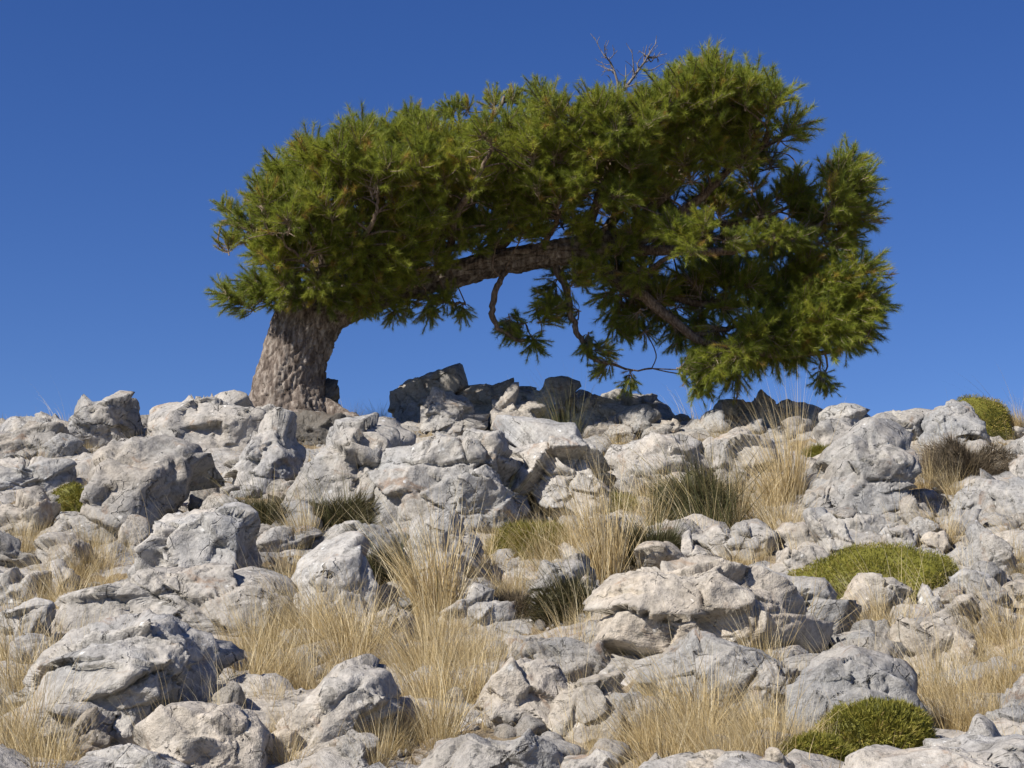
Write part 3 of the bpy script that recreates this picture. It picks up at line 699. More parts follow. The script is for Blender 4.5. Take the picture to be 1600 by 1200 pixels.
tuft_px('olive', 1085, 815, 95, 'dark olive tuft with long pale stalks on the upper slope', fat=1.3)
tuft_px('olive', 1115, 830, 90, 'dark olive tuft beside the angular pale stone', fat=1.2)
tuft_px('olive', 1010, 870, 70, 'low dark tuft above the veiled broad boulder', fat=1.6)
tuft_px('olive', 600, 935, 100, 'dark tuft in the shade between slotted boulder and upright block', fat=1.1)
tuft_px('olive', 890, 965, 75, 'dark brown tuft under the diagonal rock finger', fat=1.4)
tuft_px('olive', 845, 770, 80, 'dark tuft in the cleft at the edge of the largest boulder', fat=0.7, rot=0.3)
tuft_px('straw', 545, 668, 40, 'orange tuft growing beside the pine trunk base', fat=1.2, d=24.6)
tuft_px('straw', 590, 660, 34, 'low orange tuft on the crest between pine trunk and shaded boulder', fat=1.3, d=25.2)
tuft_px('olive', 880, 700, 80, 'tuft of pale stalks in front of the broad black-shaded boulder', fat=0.8, d=24.0)
tuft_px('straw', 970, 715, 60, 'thin straw tuft below the broad black-shaded boulder', fat=0.9)
tuft_px('straw', 1500, 800, 70, 'tan tuft beside the rounded boulder under the dead bush', fat=1.2)
tuft_px('tall', 1590, 668, 45, 'dry tuft hanging over the crest cushion shrub', fat=1.0, d=24.3)
for px, d in ((545, 26.5), (810, 28.0), (1080, 28.0), (1110, 28.2), (100, 26), (1592, 26.0)):
    tuft_px('wisp', px, 675, 95 if px > 1000 else 75, 'wisp of thin pale stalks standing against the sky on the crest', 'thin wisps of grass on the crest', d=d, fat=1.2)

# the ordinary tufts
for x0, y0, x1, y1, n, hp, kd in GRASS_ZONES:
    for _ in range(int(n * 1.08)):
        q = scatter_px(x0, y0, x1, y1, 0.75)
        if q is None: continue
        h = hp / FPX * q[1] * rng.uniform(0.5, 1.3)
        tuft(kd, q[0], q[1], q[2], h, ('short' if h < hp / FPX * q[1] * 0.92 else 'long') + '-bladed clump of dry straw grass near the ' + near_ref(q[0], q[1]), 'clumps of dry grass between the rocks', fat=rng.uniform(0.9, 1.35))

# sparse long stalks arching over the rocks
for x0, y0, x1, y1, n, hp in ((0, 860, 460, 1000, 10, 110), (0, 1040, 420, 1210, 14, 130), (420, 960, 780, 1200, 14, 130), (860, 960, 1260, 1200, 20, 140), (1240, 960, 1600, 1200, 18, 140),
                              (860, 760, 1240, 920, 16, 120), (1260, 880, 1560, 960, 10, 100), (380, 780, 620, 900, 6, 90), (1400, 700, 1600, 860, 6, 70)):
    for _ in range(n):
        q = scatter_px(x0, y0, x1, y1, 0.6)
        if q is None: continue
        h = hp / FPX * q[1] * rng.uniform(0.7, 1.15)
        tuft('wisp', q[0], q[1], q[2], h, 'sparse long pale grass stalks arching up near the ' + near_ref(q[0], q[1]), 'sparse long pale stalks', fat=0.9)

# short dry growth over the soil: nobody could count it
n = 60000
x, y = rng.uniform(-9, 9, n), rng.uniform(7.2, 29, n)
keep = (np.abs(x) < y * 0.33 + 0.5)
dens = fbm(np.stack([x, y, x * 0], 1) * 0.9, 3, 55)
keep &= dens > rng.uniform(-1.0, 0.7, n)
x, y = x[keep], y[keep]; n = len(x)
base = np.stack([x, y, ground(x, y) - 0.01], 1)
V, F, T = blades(base, rng.uniform(0, 6.28, n), np.abs(rng.normal(0.3, 0.3, n)), rng.uniform(0.06, 0.26, n), rng.uniform(0.003, 0.006, n), rng.uniform(0.2, 1.0, n),
                 np.full(n, 0.3), 2, np.clip(rng.normal(0.42, 0.22, n), 0, 1), rng)
obj('dry_undergrowth', new_mesh('dry_undergrowth', V, F, [M_STRAW], attrs={'tint': T}), label='short dry grass growing thinly over the soil', cat='grass', kind='stuff')

# ------------------------------------------------------------------ cushion shrubs
def cushion(name, label, px, py, wpx, hpx, mat, d=None, nb=9000, tm=0.5, leaf=0.032, depth=0.8, cat='shrub', fine=0.0035, lumps=0.16):
    d = d or hit(px, py); p = at(px, py, d)
    rx, rz = wpx / 2 / FPX * d, hpx / FPX * d
    ry = rx * depth
    rg = np.random.default_rng(int(px * 3 + py))
    root = obj(name, None, loc=(p[0], d + ry * 0.6, p[2]), label=label, cat=cat)
    U, F = ICO[4]
    def shape(U):
        lump = 1 + lumps * fbm(U * 1.6 + px, 3, 5)
        return np.stack([U[:, 0] * rx, U[:, 1] * ry, np.maximum(U[:, 2], -0.35) * rz], 1) * lump[:, None]
    core = shape(U) * 0.93
    obj('woody_core', new_mesh('woody_core', core, F, [mat], attrs={'tint': np.full(len(core), 0.3)}), root)
    u = rg.normal(0, 1, (nb, 3)); u[:, 2] = np.abs(u[:, 2]) - 0.25; u /= np.linalg.norm(u, axis=1)[:, None]
    base = shape(u) * rg.uniform(0.9, 1.0, (nb, 1))
    dirn = u * np.array([1 / rx, 1 / ry, 1 / rz]); dirn /= np.linalg.norm(dirn, axis=1)[:, None]
    dirn += rg.normal(0, 0.45, (nb, 3)); dirn /= np.linalg.norm(dirn, axis=1)[:, None]
    ln = leaf * rg.uniform(0.5, 1.4, nb)
    side = np.cross(dirn, rg.normal(0, 1, (nb, 3))); side /= np.linalg.norm(side, axis=1)[:, None]
    wd = fine * rg.uniform(0.7, 1.4, nb)
    V = np.stack([base - side * wd[:, None], base + side * wd[:, None], base + dirn * ln[:, None]], 1).reshape(-1, 3)
    patch = fbm(u * 2.2 + px, 3, 9) * 0.25
    T = np.repeat(np.clip(rg.normal(tm, 0.2, nb) + patch, 0, 1), 3)
    obj('foliage', new_mesh('foliage', V, np.arange(nb * 3).reshape(-1, 3), [mat], smooth=False, attrs={'tint': T}), root)
    return root

cushion('cushion_shrub', 'big green cushion shrub spreading behind the domed pale boulder', 1388, 938, 300, 92, M_CUSHION, nb=26000)
cushion('cushion_shrub', 'bright green mossy cushion above the broad smooth slab', 1380, 1176, 190, 74, M_CUSHION, nb=18000)
cushion('cushion_shrub', 'low green cushion with pale stalks running down beside the smooth slab', 1285, 1208, 150, 60, M_CUSHION, nb=11000)
cushion('cushion_shrub', 'green cushion shrub on the skyline beside the egg-shaped boulder', 1530, 668, 125, 58, M_CUSHION, d=24.2, nb=12000, tm=0.7)
cushion('cushion_shrub', 'small green cushion wedged beside the blocky pitted boulder', 108, 805, 75, 52, M_CUSHION, nb=7000)
cushion('cushion_shrub', 'green grassy cushion at the foot of the largest boulder', 835, 876, 130, 60, M_CUSHION, nb=10000, leaf=0.08)
cushion('cushion_shrub', 'small green plant cushion between golden grass and white-lichened boulder', 1285, 730, 75, 34, M_CUSHION, nb=6000, leaf=0.08)
cushion('cushion_shrub', 'olive cushion in the grass above the angular pale stone', 960, 815, 90, 40, M_CUSHION, nb=6000, leaf=0.1)
cushion('thorny_bush', 'dead dark brown thorny bush below the egg-shaped skyline boulder', 1525, 758, 140, 74, M_DARKCUSHION, nb=15000, leaf=0.15, fine=0.0035, cat='bush', lumps=0.65)
cushion('thorny_bush', 'dark thorny cushion low between rubble rock and rock finger', 805, 968, 75, 34, M_DARKCUSHION, nb=5000, leaf=0.08, cat='bush')

M_OLIVE = tinted('olive_shrub_leaves', [(0.0, (0.035, 0.035, 0.016)), (0.6, (0.09, 0.08, 0.035)), (1.0, (0.19, 0.15, 0.07))], 0.15)
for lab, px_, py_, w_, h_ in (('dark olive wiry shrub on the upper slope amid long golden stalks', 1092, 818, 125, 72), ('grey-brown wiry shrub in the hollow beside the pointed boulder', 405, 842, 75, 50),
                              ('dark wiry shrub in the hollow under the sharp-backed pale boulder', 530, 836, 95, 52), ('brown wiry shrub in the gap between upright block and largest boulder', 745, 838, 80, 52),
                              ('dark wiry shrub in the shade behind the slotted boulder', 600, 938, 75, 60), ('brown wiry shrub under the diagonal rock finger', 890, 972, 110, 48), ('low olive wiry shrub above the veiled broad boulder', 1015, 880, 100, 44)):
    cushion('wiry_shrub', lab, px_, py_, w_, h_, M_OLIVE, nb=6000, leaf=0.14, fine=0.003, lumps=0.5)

# ------------------------------------------------------------------ the pine
def tube(path, rad, sides, seed, barkamp=0.0, flare=0.0):
    """a tapered tube along a smooth path; arrays of points and radii"""
    path = np.asarray(path, float); rad = np.asarray(rad, float)
    T = np.gradient(path, axis=0); T /= np.linalg.norm(T, axis=1)[:, None] + 1e-9
    n = np.cross(T[0], [0.3, 1.0, 0.1]); n /= np.linalg.norm(n)
    ring = []
    an = np.linspace(0, 2 * math.pi, sides, endpoint=False)
    arc = np.concatenate([[0], np.cumsum(np.linalg.norm(np.diff(path, axis=0), axis=1))])
    for i in range(len(path)):
        n = n - T[i] * (n @ T[i]); n /= np.linalg.norm(n)
        b = np.cross(T[i], n)
        rr = np.full(sides, rad[i])
        if flare: rr = rr * (1 + flare * math.exp(-arc[i] / 0.28) * (0.4 + 0.6 * np.cos(an * 5 + 0.8) ** 2))
        ring.append(path[i] + (np.cos(an)[:, None] * n + np.sin(an)[:, None] * b) * rr[:, None])
    V = np.concatenate(ring)
    if barkamp:
        q = np.stack([np.tile(np.cos(an), len(path)) * np.repeat(rad, sides), np.tile(np.sin(an), len(path)) * np.repeat(rad, sides), np.repeat(arc, sides) * 0.32], 1)
        w2 = np.stack([np.tile(an, len(path)) * np.repeat(rad, sides), np.repeat(arc, sides) * 0.42, np.zeros(len(V))], 1)
        w2[:, :2] += 0.025 * np.stack([fbm(q * 7.0, 3, seed + 4), fbm(q * 7.0 + 5, 3, seed + 5)], 1)
        v1, e1, t1 = cells2(w2, 10.0, seed)
        plates = np.clip(e1 / 0.14, 0, 1) * (0.7 + 0.6 * v1) + 0.5 * t1              # bark plates between furrows
        dsp = barkamp * (0.95 * plates + 0.5 * fbm(q * 24.0, 3, seed + 3, 0.6)) + barkamp * 1.5 * fbm(q * 2.6, 2, seed + 9)
        c = np.repeat(path, sides, axis=0); dr = V - c
        V = c + dr * (1 + dsp / (np.linalg.norm(dr, axis=1) + 1e-6))[:, None]
    F = []
    m = len(path)
    i0 = (np.arange(m - 1)[:, None] * sides + np.arange(sides)[None]).ravel()
    j0 = (np.arange(m - 1)[:, None] * sides + (np.arange(sides)[None] + 1) % sides).ravel()
    return V, np.stack([i0, j0, j0 + sides, i0 + sides], 1)

def smooth_path(pts, n):
    pts = np.asarray(pts, float); k = len(pts)
    t = np.linspace(0, k - 1, n); out = []
    for tt in t:
        i = min(int(tt), k - 2); f = tt - i
        p0, p1, p2, p3 = pts[max(i - 1, 0)], pts[i], pts[i + 1], pts[min(i + 2, k - 1)]
        out.append(0.5 * (2 * p1 + (p2 - p0) * f + (2 * p0 - 5 * p1 + 4 * p2 - p3) * f * f + (3 * p1 - p0 - 3 * p2 + p3) * f ** 3))
    return np.array(out)

PXM = FPX / TREE_D                                   # photograph pixels per metre at the tree
def tpt(px, py, dy=0.0):
    # depth offsets move the point in y only, x and z as seen at the trunk's distance
    p = at(px, py, TREE_D); return np.array([p[0], TREE_D + dy, p[2]])

tree = obj('pine_tree', None, loc=TREE, label='wind-bent pine tree with one long sideways crown on the rocky crest', cat='tree')
TL = np.array(TREE)
trunk_px = [(452, 700, 74, 0), (450, 655, 63, 0), (450, 615, 55, 0), (456, 575, 50, 0), (465, 540, 49, 0), (480, 508, 50, .0), (508, 480, 43, .05), (555, 460, 33, .1), (620, 443, 26, .15),
            (690, 428, 22, .2), (760, 409, 19, .2), (840, 395, 18, .15), (910, 386, 15, .1), (975, 372, 12, .1), (1040, 352, 10, .1), (1110, 335, 7, .1)]
tp = smooth_path([tpt(a, b, d) for a, b, _, d in trunk_px], 300)
tr_ = np.interp(np.linspace(0, len(trunk_px) - 1, 300), np.arange(len(trunk_px)), [r / PXM for _, _, r, _ in trunk_px])
V, F = tube(tp - TL, tr_, 160, 5, 0.034, 0.35)
obj('trunk', new_mesh('trunk', V, F, [M_BARK]), tree)

for rp, rr0 in (([(500, 640, -.1), (530, 655, -.2), (560, 668, -.3), (590, 690, -.4)], 20), ([(420, 650, -.2), (400, 668, -.5), (392, 690, -.8)], 18), ([(460, 655, -.4), (480, 680, -.8), (505, 705, -1.2)], 17)):
    pth = smooth_path([tpt(*p) for p in rp], 36)
    V, F = tube(pth - TL, np.linspace(rr0, 4, 36) / PXM, 24, int(rr0), 0.02)
    obj('root', new_mesh('root', V, F, [M_BARK]), tree)

LIMBS = [  # px, py, dy ; start radius px
    (26, [(478, 500, 0), (462, 435, -.1), (430, 378, -.1), (385, 352, 0), (342, 345, 0)]),
    (24, [(492, 488, 0), (512, 400, -.3), (500, 310, -.4), (482, 225, -.3)]),
    (22, [(555, 456, .1), (590, 370, -.2), (600, 270, -.2), (590, 200, 0)]),
    (20, [(690, 426, .2), (700, 330, 0), (738, 245, -.2), (788, 155, -.1)]),
    (20, [(760, 409, .2), (825, 325, .2), (858, 235, .2), (852, 165, .2)]),
    (18, [(905, 386, .1), (945, 285, -.2), (965, 210, -.2), (1000, 170, -.1)]),
    (17, [(970, 372, .1), (1060, 272, .1), (1102, 172, 0), (1092, 108, 0)]),
    (15, [(1035, 352, .1), (1120, 285, -.2), (1200, 222, -.2), (1258, 205, 0)]),
    (14, [(975, 372, .1), (1060, 325, .4), (1150, 328, .6), (1230, 308, .5), (1262, 270, .4)]),
    (17, [(930, 384, .1), (1040, 396, -.2), (1130, 402, -.4), (1220, 380, -.3), (1290, 350, -.1), (1335, 275, 0)]),
    (18, [(890, 390, .1), (1000, 452, .1), (1080, 520, .1), (1160, 545, 0), (1250, 552, 0), (1345, 535, 0)]),
    (16, [(890, 390, .1), (1010, 428, .5), (1130, 455, .6), (1260, 450, .4), (1370, 458, .2)]),
    (11, [(805, 400, .15), (786, 438, 0), (775, 490, 0), (800, 530, 0), (835, 540, 0)]),
    (12, [(865, 388, .15), (888, 460, .1), (908, 515, .1), (940, 562, .1), (1024, 574, .1)]),
    (13, [(560, 458, .1), (620, 462, .0), (680, 470, 0), (725, 474, 0)]),
    (20, [(545, 460, 0), (560, 425, -.8), (590, 385, -1.4), (600, 340, -1.7)]),
    (18, [(690, 426, .1), (715, 375, -.8), (750, 330, -1.4), (770, 290, -1.6)]),
    (17, [(840, 392, .1), (880, 345, -.8), (925, 285, -1.4), (960, 250, -1.5)]),
    (19, [(500, 484, 0), (500, 462, -.7), (470, 432, -1.2), (440, 400, -1.4)]),
    (14, [(1000, 425, .1), (1050, 415, -.7), (1090, 405, -1.1)]),
    (18, [(545, 456, .1), (560, 390, .8), (570, 310, 1.4), (560, 260, 1.6)]),
    (17, [(760, 409, .2), (770, 340, 1.0), (780, 270, 1.5), (800, 210, 1.5)]),
    (16, [(930, 384, .1), (980, 300, .9), (1040, 230, 1.4), (1100, 190, 1.4)]),
    (7, [(1080, 520, .1), (1140, 500, .3), (1210, 500, .4), (1290, 500, .4)]),
]
limb_paths = []
for r0, pts in LIMBS:
    k = 40
    if min(p[2] for p in pts) < -0.9: r0 *= 0.6
    pth = smooth_path([tpt(*p) for p in pts], k)
    rgn = np.random.default_rng(int(r0 * 100 + pts[0][0]))
    jit = np.cumsum(rgn.normal(0, 0.012, (k, 3)), axis=0); jit -= np.linspace(0, 1, k)[:, None] * jit[-1] * 0.5; jit[0] = 0
    pth = pth + jit
    rad = np.linspace(1, 0.16, k) ** 0.8 * r0 / PXM * 0.5
    limb_paths.append((pth, rad))

# --- foliage sprays: a forked twig with needle tufts, several shapes, shared by all copies
def spray_mesh(seed, shoots=26, needles=125, R_=0.35):
    rg = np.random.default_rng(seed)
    VV, FF, MI, TT, off = [], [], [], [], 0
    def add(V, F, mi, T):
        nonlocal off
        VV.append(V); FF.append(F + off); MI.append(np.full(len(F), mi)); TT.append(T); off += len(V)
    stem = smooth_path([(0, 0, -0.05), (rg.normal(0, .02), rg.normal(0, .02), 0.10), (rg.normal(0, .05), rg.normal(0, .05), 0.24)], 6)
    def stick(path, r0, r1):
        V, F = tube(path, np.linspace(r0, r1, len(path)), 4, 0)
        F3 = np.concatenate([F[:, [0, 1, 2]], F[:, [0, 2, 3]]]); add(V, F3, 0, np.zeros(len(V)))
    stick(stem, 0.014, 0.009)
    tone = rg.normal(0.5, 0.12)
    for s in range(shoots):
        st = stem[rg.integers(1, 6)] + rg.normal(0, 0.004, 3)
        d = rg.normal(0, 1, 3); d[2] = abs(d[2]) * 0.9 + 0.25; d /= np.linalg.norm(d)
        L = R_ * rg.uniform(0.45, 1.05)
        up = np.array([0, 0, 1.0])
        pth = smooth_path([st, st + d * L * 0.5 + rg.normal(0, .015, 3), st + d * L + up * 0.10 * L], 4)
        stick(pth, 0.0075, 0.004)
        ax = pth[-1] - pth[-2]; ax /= np.linalg.norm(ax)
        t = rg.uniform(0, 1, needles) ** 0.7
        seg = pth[1][None] * (1 - t[:, None]) + pth[-1][None] * t[:, None]
        nd = ax[None] * rg.uniform(0.45, 1.15, needles)[:, None] + rg.normal(0, 0.42, (needles, 3))
        nd /= np.linalg.norm(nd, axis=1)[:, None]
        ln = rg.uniform(0.06, 0.115, needles)
        sd = np.cross(nd, rg.normal(0, 1, (needles, 3))); sd /= np.linalg.norm(sd, axis=1)[:, None]
        wd = rg.uniform(0.0016, 0.0027, needles)
        V = np.stack([seg - sd * wd[:, None], seg + sd * wd[:, None], seg + nd * ln[:, None]], 1).reshape(-1, 3)
        sh = rg.normal(tone, 0.16)
        if rg.uniform() < 0.04: sh = 0.97
        T = np.repeat(np.clip(rg.normal(sh, 0.09, needles), 0, 1), 3)
        add(V, np.arange(needles * 3).reshape(-1, 3), 1, T)
    return new_mesh('foliage_spray', np.concatenate(VV), np.concatenate(FF), [M_SPRIG, M_NEEDLE], np.concatenate(MI), smooth=False, attrs={'tint': np.concatenate(TT)})
SPRAYS = [spray_mesh(900 + k, shoots=40 + 4 * (k % 4)) for k in range(10)]

def inpoly(x, y, poly):
    c = False; n = len(poly)
    for i in range(n):
        x1, y1 = poly[i]; x2, y2 = poly[(i + 1) % n]
        if (y1 > y) != (y2 > y) and x < (x2 - x1) * (y - y1) / (y2 - y1) + x1: c = not c
    return c
def edge_dist(x, y, poly):
    best = 1e9
    for i in range(len(poly)):
        a = np.array(poly[i], float); b = np.array(poly[(i + 1) % len(poly)], float)
        t = np.clip(((np.array([x, y]) - a) @ (b - a)) / ((b - a) @ (b - a)), 0, 1)
        best = min(best, np.linalg.norm(np.array([x, y]) - a - t * (b - a)))
    return best

# masses of the crown as outlines at the trunk's distance: outline, count, depth scale, depth bias, min spacing px
MASSES = [
    ([(366, 362), (385, 350), (420, 345), (452, 310), (492, 272), (540, 248), (595, 236), (660, 228), (740, 232), (800, 226), (880, 222), (950, 232), (985, 262), (960, 300), (915, 335), (870, 355), (800, 372),
      (740, 385), (700, 405), (655, 440), (600, 455), (555, 470), (500, 475), (440, 470), (405, 470), (405, 430), (375, 405), (362, 380)], 150, 1.7, -0.25, 22),
    ([(905, 232), (950, 205), (1005, 200), (1060, 172), (1110, 150), (1150, 165), (1185, 184), (1220, 212), (1234, 236), (1225, 264), (1190, 268), (1130, 262), (1060, 275), (990, 300), (930, 320)], 66, 1.9, -0.35, 23),
    ([(1280, 308), (1312, 282), (1325, 288), (1320, 335), (1304, 375), (1272, 388), (1250, 365), (1262, 330)], 12, 0.6, 0.0, 20),
    ([(1275, 435), (1315, 430), (1345, 448), (1352, 474), (1346, 502), (1318, 522), (1280, 522), (1240, 550), (1150, 560), (1085, 565), (1120, 540), (1190, 505), (1240, 470)], 32, 0.8, 0.7, 22),
    ([(960, 320), (1060, 290), (1160, 275), (1235, 285), (1262, 340), (1250, 410), (1240, 470), (1180, 490), (1080, 500), (960, 460), (890, 400)], 48, 1.5, 0.25, 20),
    ([(1080, 470), (1260, 430), (1330, 440), (1330, 500), (1230, 530), (1120, 540)], 16, 1.0, 0.0, 20),
]
SINGLES = [  # px, py, dy, size: tufts that stand out of the masses, and the hanging ones
    (640, 205, 0, .7), (655, 196, .2, .7), (715, 190, 0, .7), (732, 176, 0, .6), (775, 170, 0, .7), (800, 162, .1, .7), (845, 166, 0, .75), (870, 176, .2, .7), (925, 180, .1, .7), (940, 190, -.1, .7),
    (1085, 122, 0, .65), (1110, 130, 0, .7), (1130, 148, .1, .7), (560, 212, .2, .5), (1330, 268, 0, .6), (1335, 290, 0, .6), (1295, 292, 0, .55), (358, 340, 0, .6), (358, 395, 0, .7), (400, 305, .1, .6), (436, 270, .1, .6), (375, 470, -.1, .8), (395, 485, 0, .8),
    (1060, 405, -1.0, .9), (1085, 400, -1.1, .9), (1075, 422, -1.1, .8), (1120, 405, -.9, .7), (1165, 390, -.5, .7), (1195, 385, -.5, .7), (1220, 385, -.3, .8), (1150, 400, -.5, .6), (1050, 395, -.9, .8),
    (640, 475, -.1, .7), (670, 470, 0, .7), (705, 465, 0, .75), (725, 475, 0, .6), (690, 455, .2, .7), (615, 480, 0, .6),
    (795, 495, 0, .7), (820, 505, 0, .85), (845, 500, .1, .8), (830, 525, 0, .75), (865, 470, .1, .8), (890, 450, -.1, .8), (870, 430, .2, .8), (905, 480, .2, .7), (920, 520, .1, .7), (955, 565, .1, .6), (985, 578, .1, .6), (930, 545, .1, .6),
    (940, 435, -.2, .8), (965, 455, 0, .8), (1000, 480, .2, .8), (1010, 510, .3, .7), (1030, 460, .3, .8), (900, 420, .5, .8), (960, 500, .4, .7), (1060, 575, 0, .7), (1080, 585, 0, .7), (1110, 580, .1, .7),
    (430, 468, -.6, .9), (470, 476, -.75, .9), (510, 470, -.75, .9), (545, 466, -.55, .9), (580, 460, -.5, .85), (450, 448, -.95, 1), (490, 446, -1, 1), (530, 440, -.9, 1), (605, 448, -.5, .9), (570, 430, -.9, 1),
    (640, 440, -.55, .9), (680, 428, -.5, .85), (715, 405, -.55, .85), (650, 455, -.3, .8), (755, 385, -.6, .8), (790, 375, -.6, .85), (845, 362, -.6, .85), (890, 348, -.6, .85), (640, 400, -1, 1), (690, 385, -1, 1), (740, 350, -1.2, 1),
    (440, 485, -.45, .75), (480, 492, -.6, .75), (520, 486, -.55, .75), (560, 478, -.35, .7), (420, 480, -.3, .8), (590, 475, -.2, .7), (600, 350, -1.6, 1), (470, 410, -1.5, 1), (435, 390, -1.4, 1), (770, 290, -1.6, 1), (955, 250, -1.4, 1), (930, 280, -1.3, 1),
    (800, 340, -.7, .9), (850, 325, -.8, .9), (900, 315, -.8, .9), (950, 310, -.7, .9), (830, 300, .8, 1), (880, 330, .8, 1), (930, 330, .8, 1), (970, 330, -.6, .8), (1015, 305, -.7, .8), (1060, 285, -.8, .85), (1100, 270, -.8, .85), (780, 350, .6, .9), (1000, 290, .9, 1), (1050, 270, 1, 1),
    (930, 350, -.8, .9), (965, 335, -.8, .9), (1000, 325, -.7, .85), (895, 372, -.5, .8), (870, 355, -.8, .9), (1035, 325, -.5, .8), (1075, 305, -.6, .85), (920, 398, -.3, .7), (1115, 292, -.6, .85), (1150, 280, -.5, .85), (830, 385, -.4, .7), (1130, 510, .3, .8), (1180, 515, .3, .8), (1230, 512, .3, .8), (1100, 530, .2, .7), (1160, 545, .2, .8), (1120, 310, .5, .9), (1150, 300, .6, .9), (1130, 332, .4, .9), (1100, 330, .8, .9), (1165, 322, .7, .9), (1200, 310, .8, .9), (740, 405, -.35, .7), (775, 395, -.4, .7), (810, 392, -.4, .7), (700, 425, -.3, .7), (850, 385, -.35, .7), (990, 390, -.3, .8), (1020, 375, -.4, .8), (960, 405, -.2, .8), (1000, 430, -.1, .8),
    (862, 300, -1.3, .95), (895, 275, -1.5, .95), (925, 305, -1.3, .95), (955, 285, -1.5, .95), (905, 335, -1.2, .9), (945, 345, -1.1, .85), (975, 310, -1.3, .9), (870, 250, -1.6, .95), (935, 255, -1.6, .95), (985, 275, -1.5, .9), (840, 345, -1.1, .85), (985, 350, -.9, .8),
    (1280, 575, 0, .6), (1285, 590, 0, .5), (1190, 320, .6, .8), (1220, 300, .5, .8), (1240, 290, .4, .8), (1150, 340, .6, .7), (1200, 350, .6, .8), (1110, 350, .7, .7), (1140, 440, .5, .8), (1200, 450, .5, .8), (1100, 470, .5, .8), (1240, 430, .4, .8), (1060, 500, .4, .8), (1130, 500, .4, .8),
    (1190, 480, .4, .8), (1000, 360, .8, .9), (1060, 340, .8, .8), (960, 400, .9, .9), (880, 400, .9, .9), (1040, 440, .7, .9),
]
rt = np.random.default_rng(2024)
spots = []
for mi_, (poly, cnt, ds, bias, sep) in enumerate(MASSES):
    xs = [p[0] for p in poly]; ys = [p[1] for p in poly]
    got, tries = [], 0
    while len(got) < cnt and tries < 40000:
        tries += 1
        x, y = rt.uniform(min(xs), max(xs)), rt.uniform(min(ys), max(ys))
        if not inpoly(x, y, poly): continue
        e = edge_dist(x, y, poly) / PXM
        if e * PXM < (20, 18, 3, 4, 0, 0)[mi_]: continue
        t = ds * min(1.0, math.sqrt(e / 1.1 + 0.02))
        back = rt.uniform() < 0.32 or mi_ >= 4
        dy = (t * rt.uniform(0.3, 1.0) if back else -t * rt.uniform(0.55, 1.0)) + bias * min(1, e)
        if any(abs(dy - g[2]) < 0.5 and math.hypot(x - g[0], y - g[1]) < sep * (1 if tries < 20000 else 0.7) for g in got): continue
        got.append((x, y, dy))
    spots += [(a, b, c, rt.uniform(0.85, 1.2)) for a, b, c in got]
spots += SINGLES
allp = np.concatenate([p for p, _ in limb_paths]); alli = np.concatenate([np.full(len(p), i) for i, (p, _) in enumerate(limb_paths)])
allk = np.concatenate([np.arange(len(p)) for p, _ in limb_paths])
axis_c = tp
geo = [[] for _ in limb_paths]; where = [[] for _ in limb_paths]
for (px, py, dy, szz) in spots:
    P = tpt(px, py, dy)
    dv = allp - P
    cost = np.linalg.norm(dv * np.array([1, 1, 1.0]), axis=1) + 0.6 * np.clip(dv[:, 2] + 0.1, 0, None) - 0.01 * allk
    j = int(np.argmin(cost)); li = int(alli[j]); A = allp[j]; rA = limb_paths[li][1][int(allk[j])]
    L = np.linalg.norm(P - A)
    tang = limb_paths[li][0][min(int(allk[j]) + 1, 39)] - limb_paths[li][0][max(int(allk[j]) - 1, 0)]
    tang = tang / (np.linalg.norm(tang) + 1e-9)
    mid = A + (P - A) * 0.5 + tang * 0.22 * L + np.array([0, 0, -0.06 * L]) + rt.normal(0, 0.05, 3) * L
    m = max(5, int(L / 0.07))
    bp = smooth_path([A, mid, P], m) + rt.normal(0, 0.006, (m, 3)) * np.linspace(0, 1, m)[:, None]
    r0 = min(rA * 0.7, 0.010 + 0.022 * L)
    geo[li].append(tube(bp, np.linspace(r0, 0.009, m), 6, 0))
    # direction of the spray: on along the branch, out of the crown, and up
    c0 = axis_c[np.argmin(np.linalg.norm(axis_c - P, axis=1))]
    out = P - c0; out /= np.linalg.norm(out) + 1e-9
    e = bp[-1] - bp[-3]; e /= np.linalg.norm(e) + 1e-9
    dr = out * 0.8 + e * 0.5 + np.array([0, -0.1, 0.55]) + rt.normal(0, 0.25, 3)
    if py > 460: dr[2] -= 0.35
    where[li].append((P, Vector(dr).normalized(), szz))
flat = sorted(((P[1], li, P, dr, szz) for li in range(len(limb_paths)) for P, dr, szz in where[li]), key=lambda r: r[0])
limb_objs = []
for li, (pth, rad) in enumerate(limb_paths):
    parts = [tube(pth, rad, 12, li, 0.007)] + geo[li]
    VV, FF, off = [], [], 0
    for V, F in parts: VV.append(V); FF.append(F + off); off += len(V)
    V = np.concatenate(VV)
    limb_objs.append(obj('limb', new_mesh('limb', V - pth[0], np.concatenate(FF), [M_TWIG]), tree, loc=pth[0] - TL))
SP_DATA = []
for me in SPRAYS:
    co = np.empty(len(me.vertices) * 3, np.float32); me.vertices.foreach_get('co', co)
    vi = np.empty(len(me.loops), np.int32); me.loops.foreach_get('vertex_index', vi)
    mi = np.empty(len(me.polygons), np.int32); me.polygons.foreach_get('material_index', mi)
    ti = np.empty(len(me.vertices), np.float32); me.attributes['tint'].data.foreach_get('value', ti)
    SP_DATA.append((co.reshape(-1, 3), vi.reshape(-1, 3), mi, ti))
VV, FF, MI, TT, off = [], [], [], [], 0
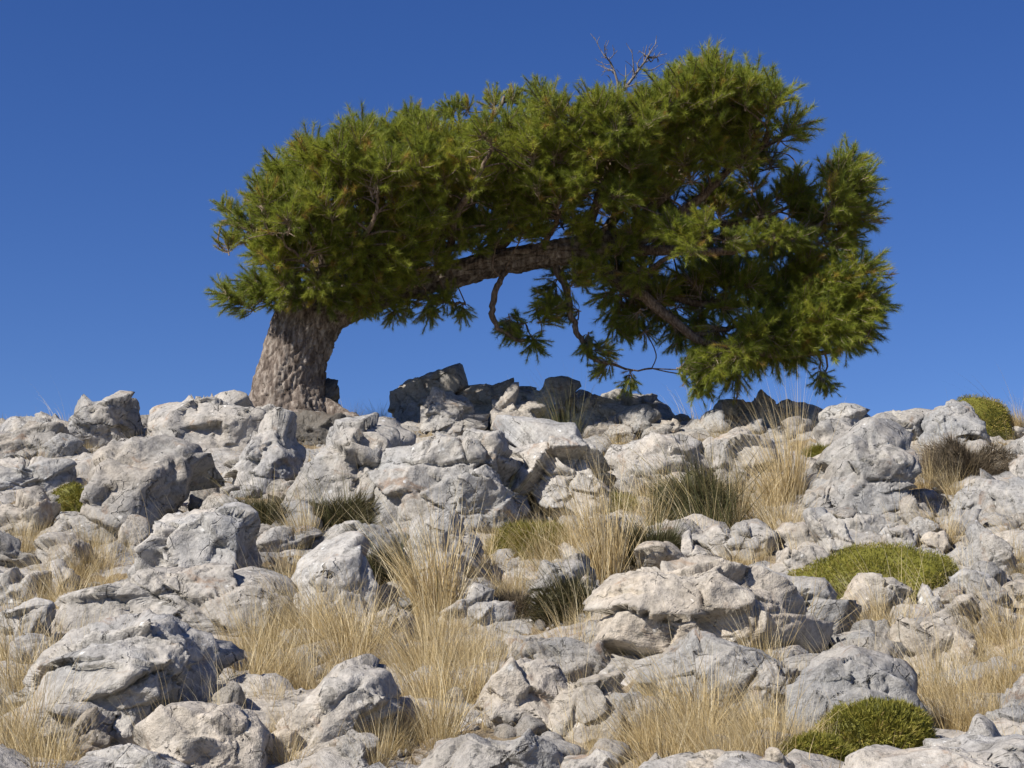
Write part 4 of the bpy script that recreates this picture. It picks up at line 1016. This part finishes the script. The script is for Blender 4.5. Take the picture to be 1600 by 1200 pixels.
for n_, (_, li, P, dr, szz) in enumerate(flat):
    q = dr.to_track_quat('Z', 'Y') @ Matrix.Rotation(rt.uniform(0, 6.28), 3, 'Z').to_quaternion()
    k = int(rt.integers(len(SPRAYS))); sc = 1.15 * szz
    if n_ < 300:                                   # the sprays that show largest: one object each
        o = obj('foliage_spray', SPRAYS[k], limb_objs[li], loc=P - limb_paths[li][0][0])
        o.rotation_mode = 'QUATERNION'; o.rotation_quaternion = q
        o.scale = (sc,) * 3
    else:                                          # the hidden ones at the back of the crown: one mass
        co, vi, mi, ti = SP_DATA[k]
        VV.append(co @ np.array(q.to_matrix()).T * sc + (P - TL)); FF.append(vi + off); MI.append(mi); TT.append(ti); off += len(co)
if VV:
    obj('back_foliage', new_mesh('back_foliage', np.concatenate(VV), np.concatenate(FF), [M_SPRIG, M_NEEDLE], np.concatenate(MI), smooth=False, attrs={'tint': np.concatenate(TT)}), tree, kind='stuff')

# the dead grey branch sticking out of the top
def dead(path, r0, parent, forks, seed, depth=0):
    rg = np.random.default_rng(seed)
    k = 14
    pth = smooth_path(path, k) + np.cumsum(rg.normal(0, 0.006, (k, 3)), axis=0)
    parts = [tube(pth, np.linspace(r0, r0 * 0.25, k), 6, 0)]
    for f in range(forks):
        s = pth[rg.integers(3, k - 1)]
        d = (pth[-1] - pth[0]); d /= np.linalg.norm(d); d = d + rg.normal(0, 0.6, 3); d /= np.linalg.norm(d)
        L = rg.uniform(0.12, 0.36)
        sub = smooth_path([s, s + d * L * 0.5 + rg.normal(0, 0.03, 3), s + d * L + np.array([0, 0, 0.05])], 7)
        parts.append(tube(sub, np.linspace(r0 * 0.3, 0.0035, 7), 5, 0))
        for g in range(2):
            s2 = sub[rg.integers(2, 6)]; d2 = d + rg.normal(0, 0.6, 3); d2 /= np.linalg.norm(d2)
            parts.append(tube(smooth_path([s2, s2 + d2 * L * 0.25, s2 + d2 * L * 0.5 + rg.normal(0, .02, 3)], 5), np.linspace(0.0055, 0.003, 5), 4, 0))
    VV, FF, off = [], [], 0
    for V, F in parts: VV.append(V); FF.append(F + off); off += len(V)
    return obj('dead_branch', new_mesh('dead_branch', np.concatenate(VV) - path[0], np.concatenate(FF), [M_DEAD]), parent, loc=path[0] - TL, label='bare grey dead branch')
dead([tpt(940, 205, -.2), tpt(955, 165, -.2), tpt(985, 130, -.2), tpt(1015, 88, -.1)], 0.042, tree, 20, 3)
dead([tpt(955, 175, -.2), tpt(965, 140, -.2), tpt(955, 105, -.2), tpt(945, 92, -.2)], 0.026, tree, 12, 5)
from collections import Counter
print('DUP', [k for k, v in Counter(n[2] for n in NAMED).items() if v > 1], max(len(o['label'].split()) for o in bpy.data.objects if 'label' in o))
print('sprays', len(flat), 'tris', sum(len(m.polygons) for m in bpy.data.meshes), 'rocks', len(ROCKS), 'objects', len(bpy.data.objects))
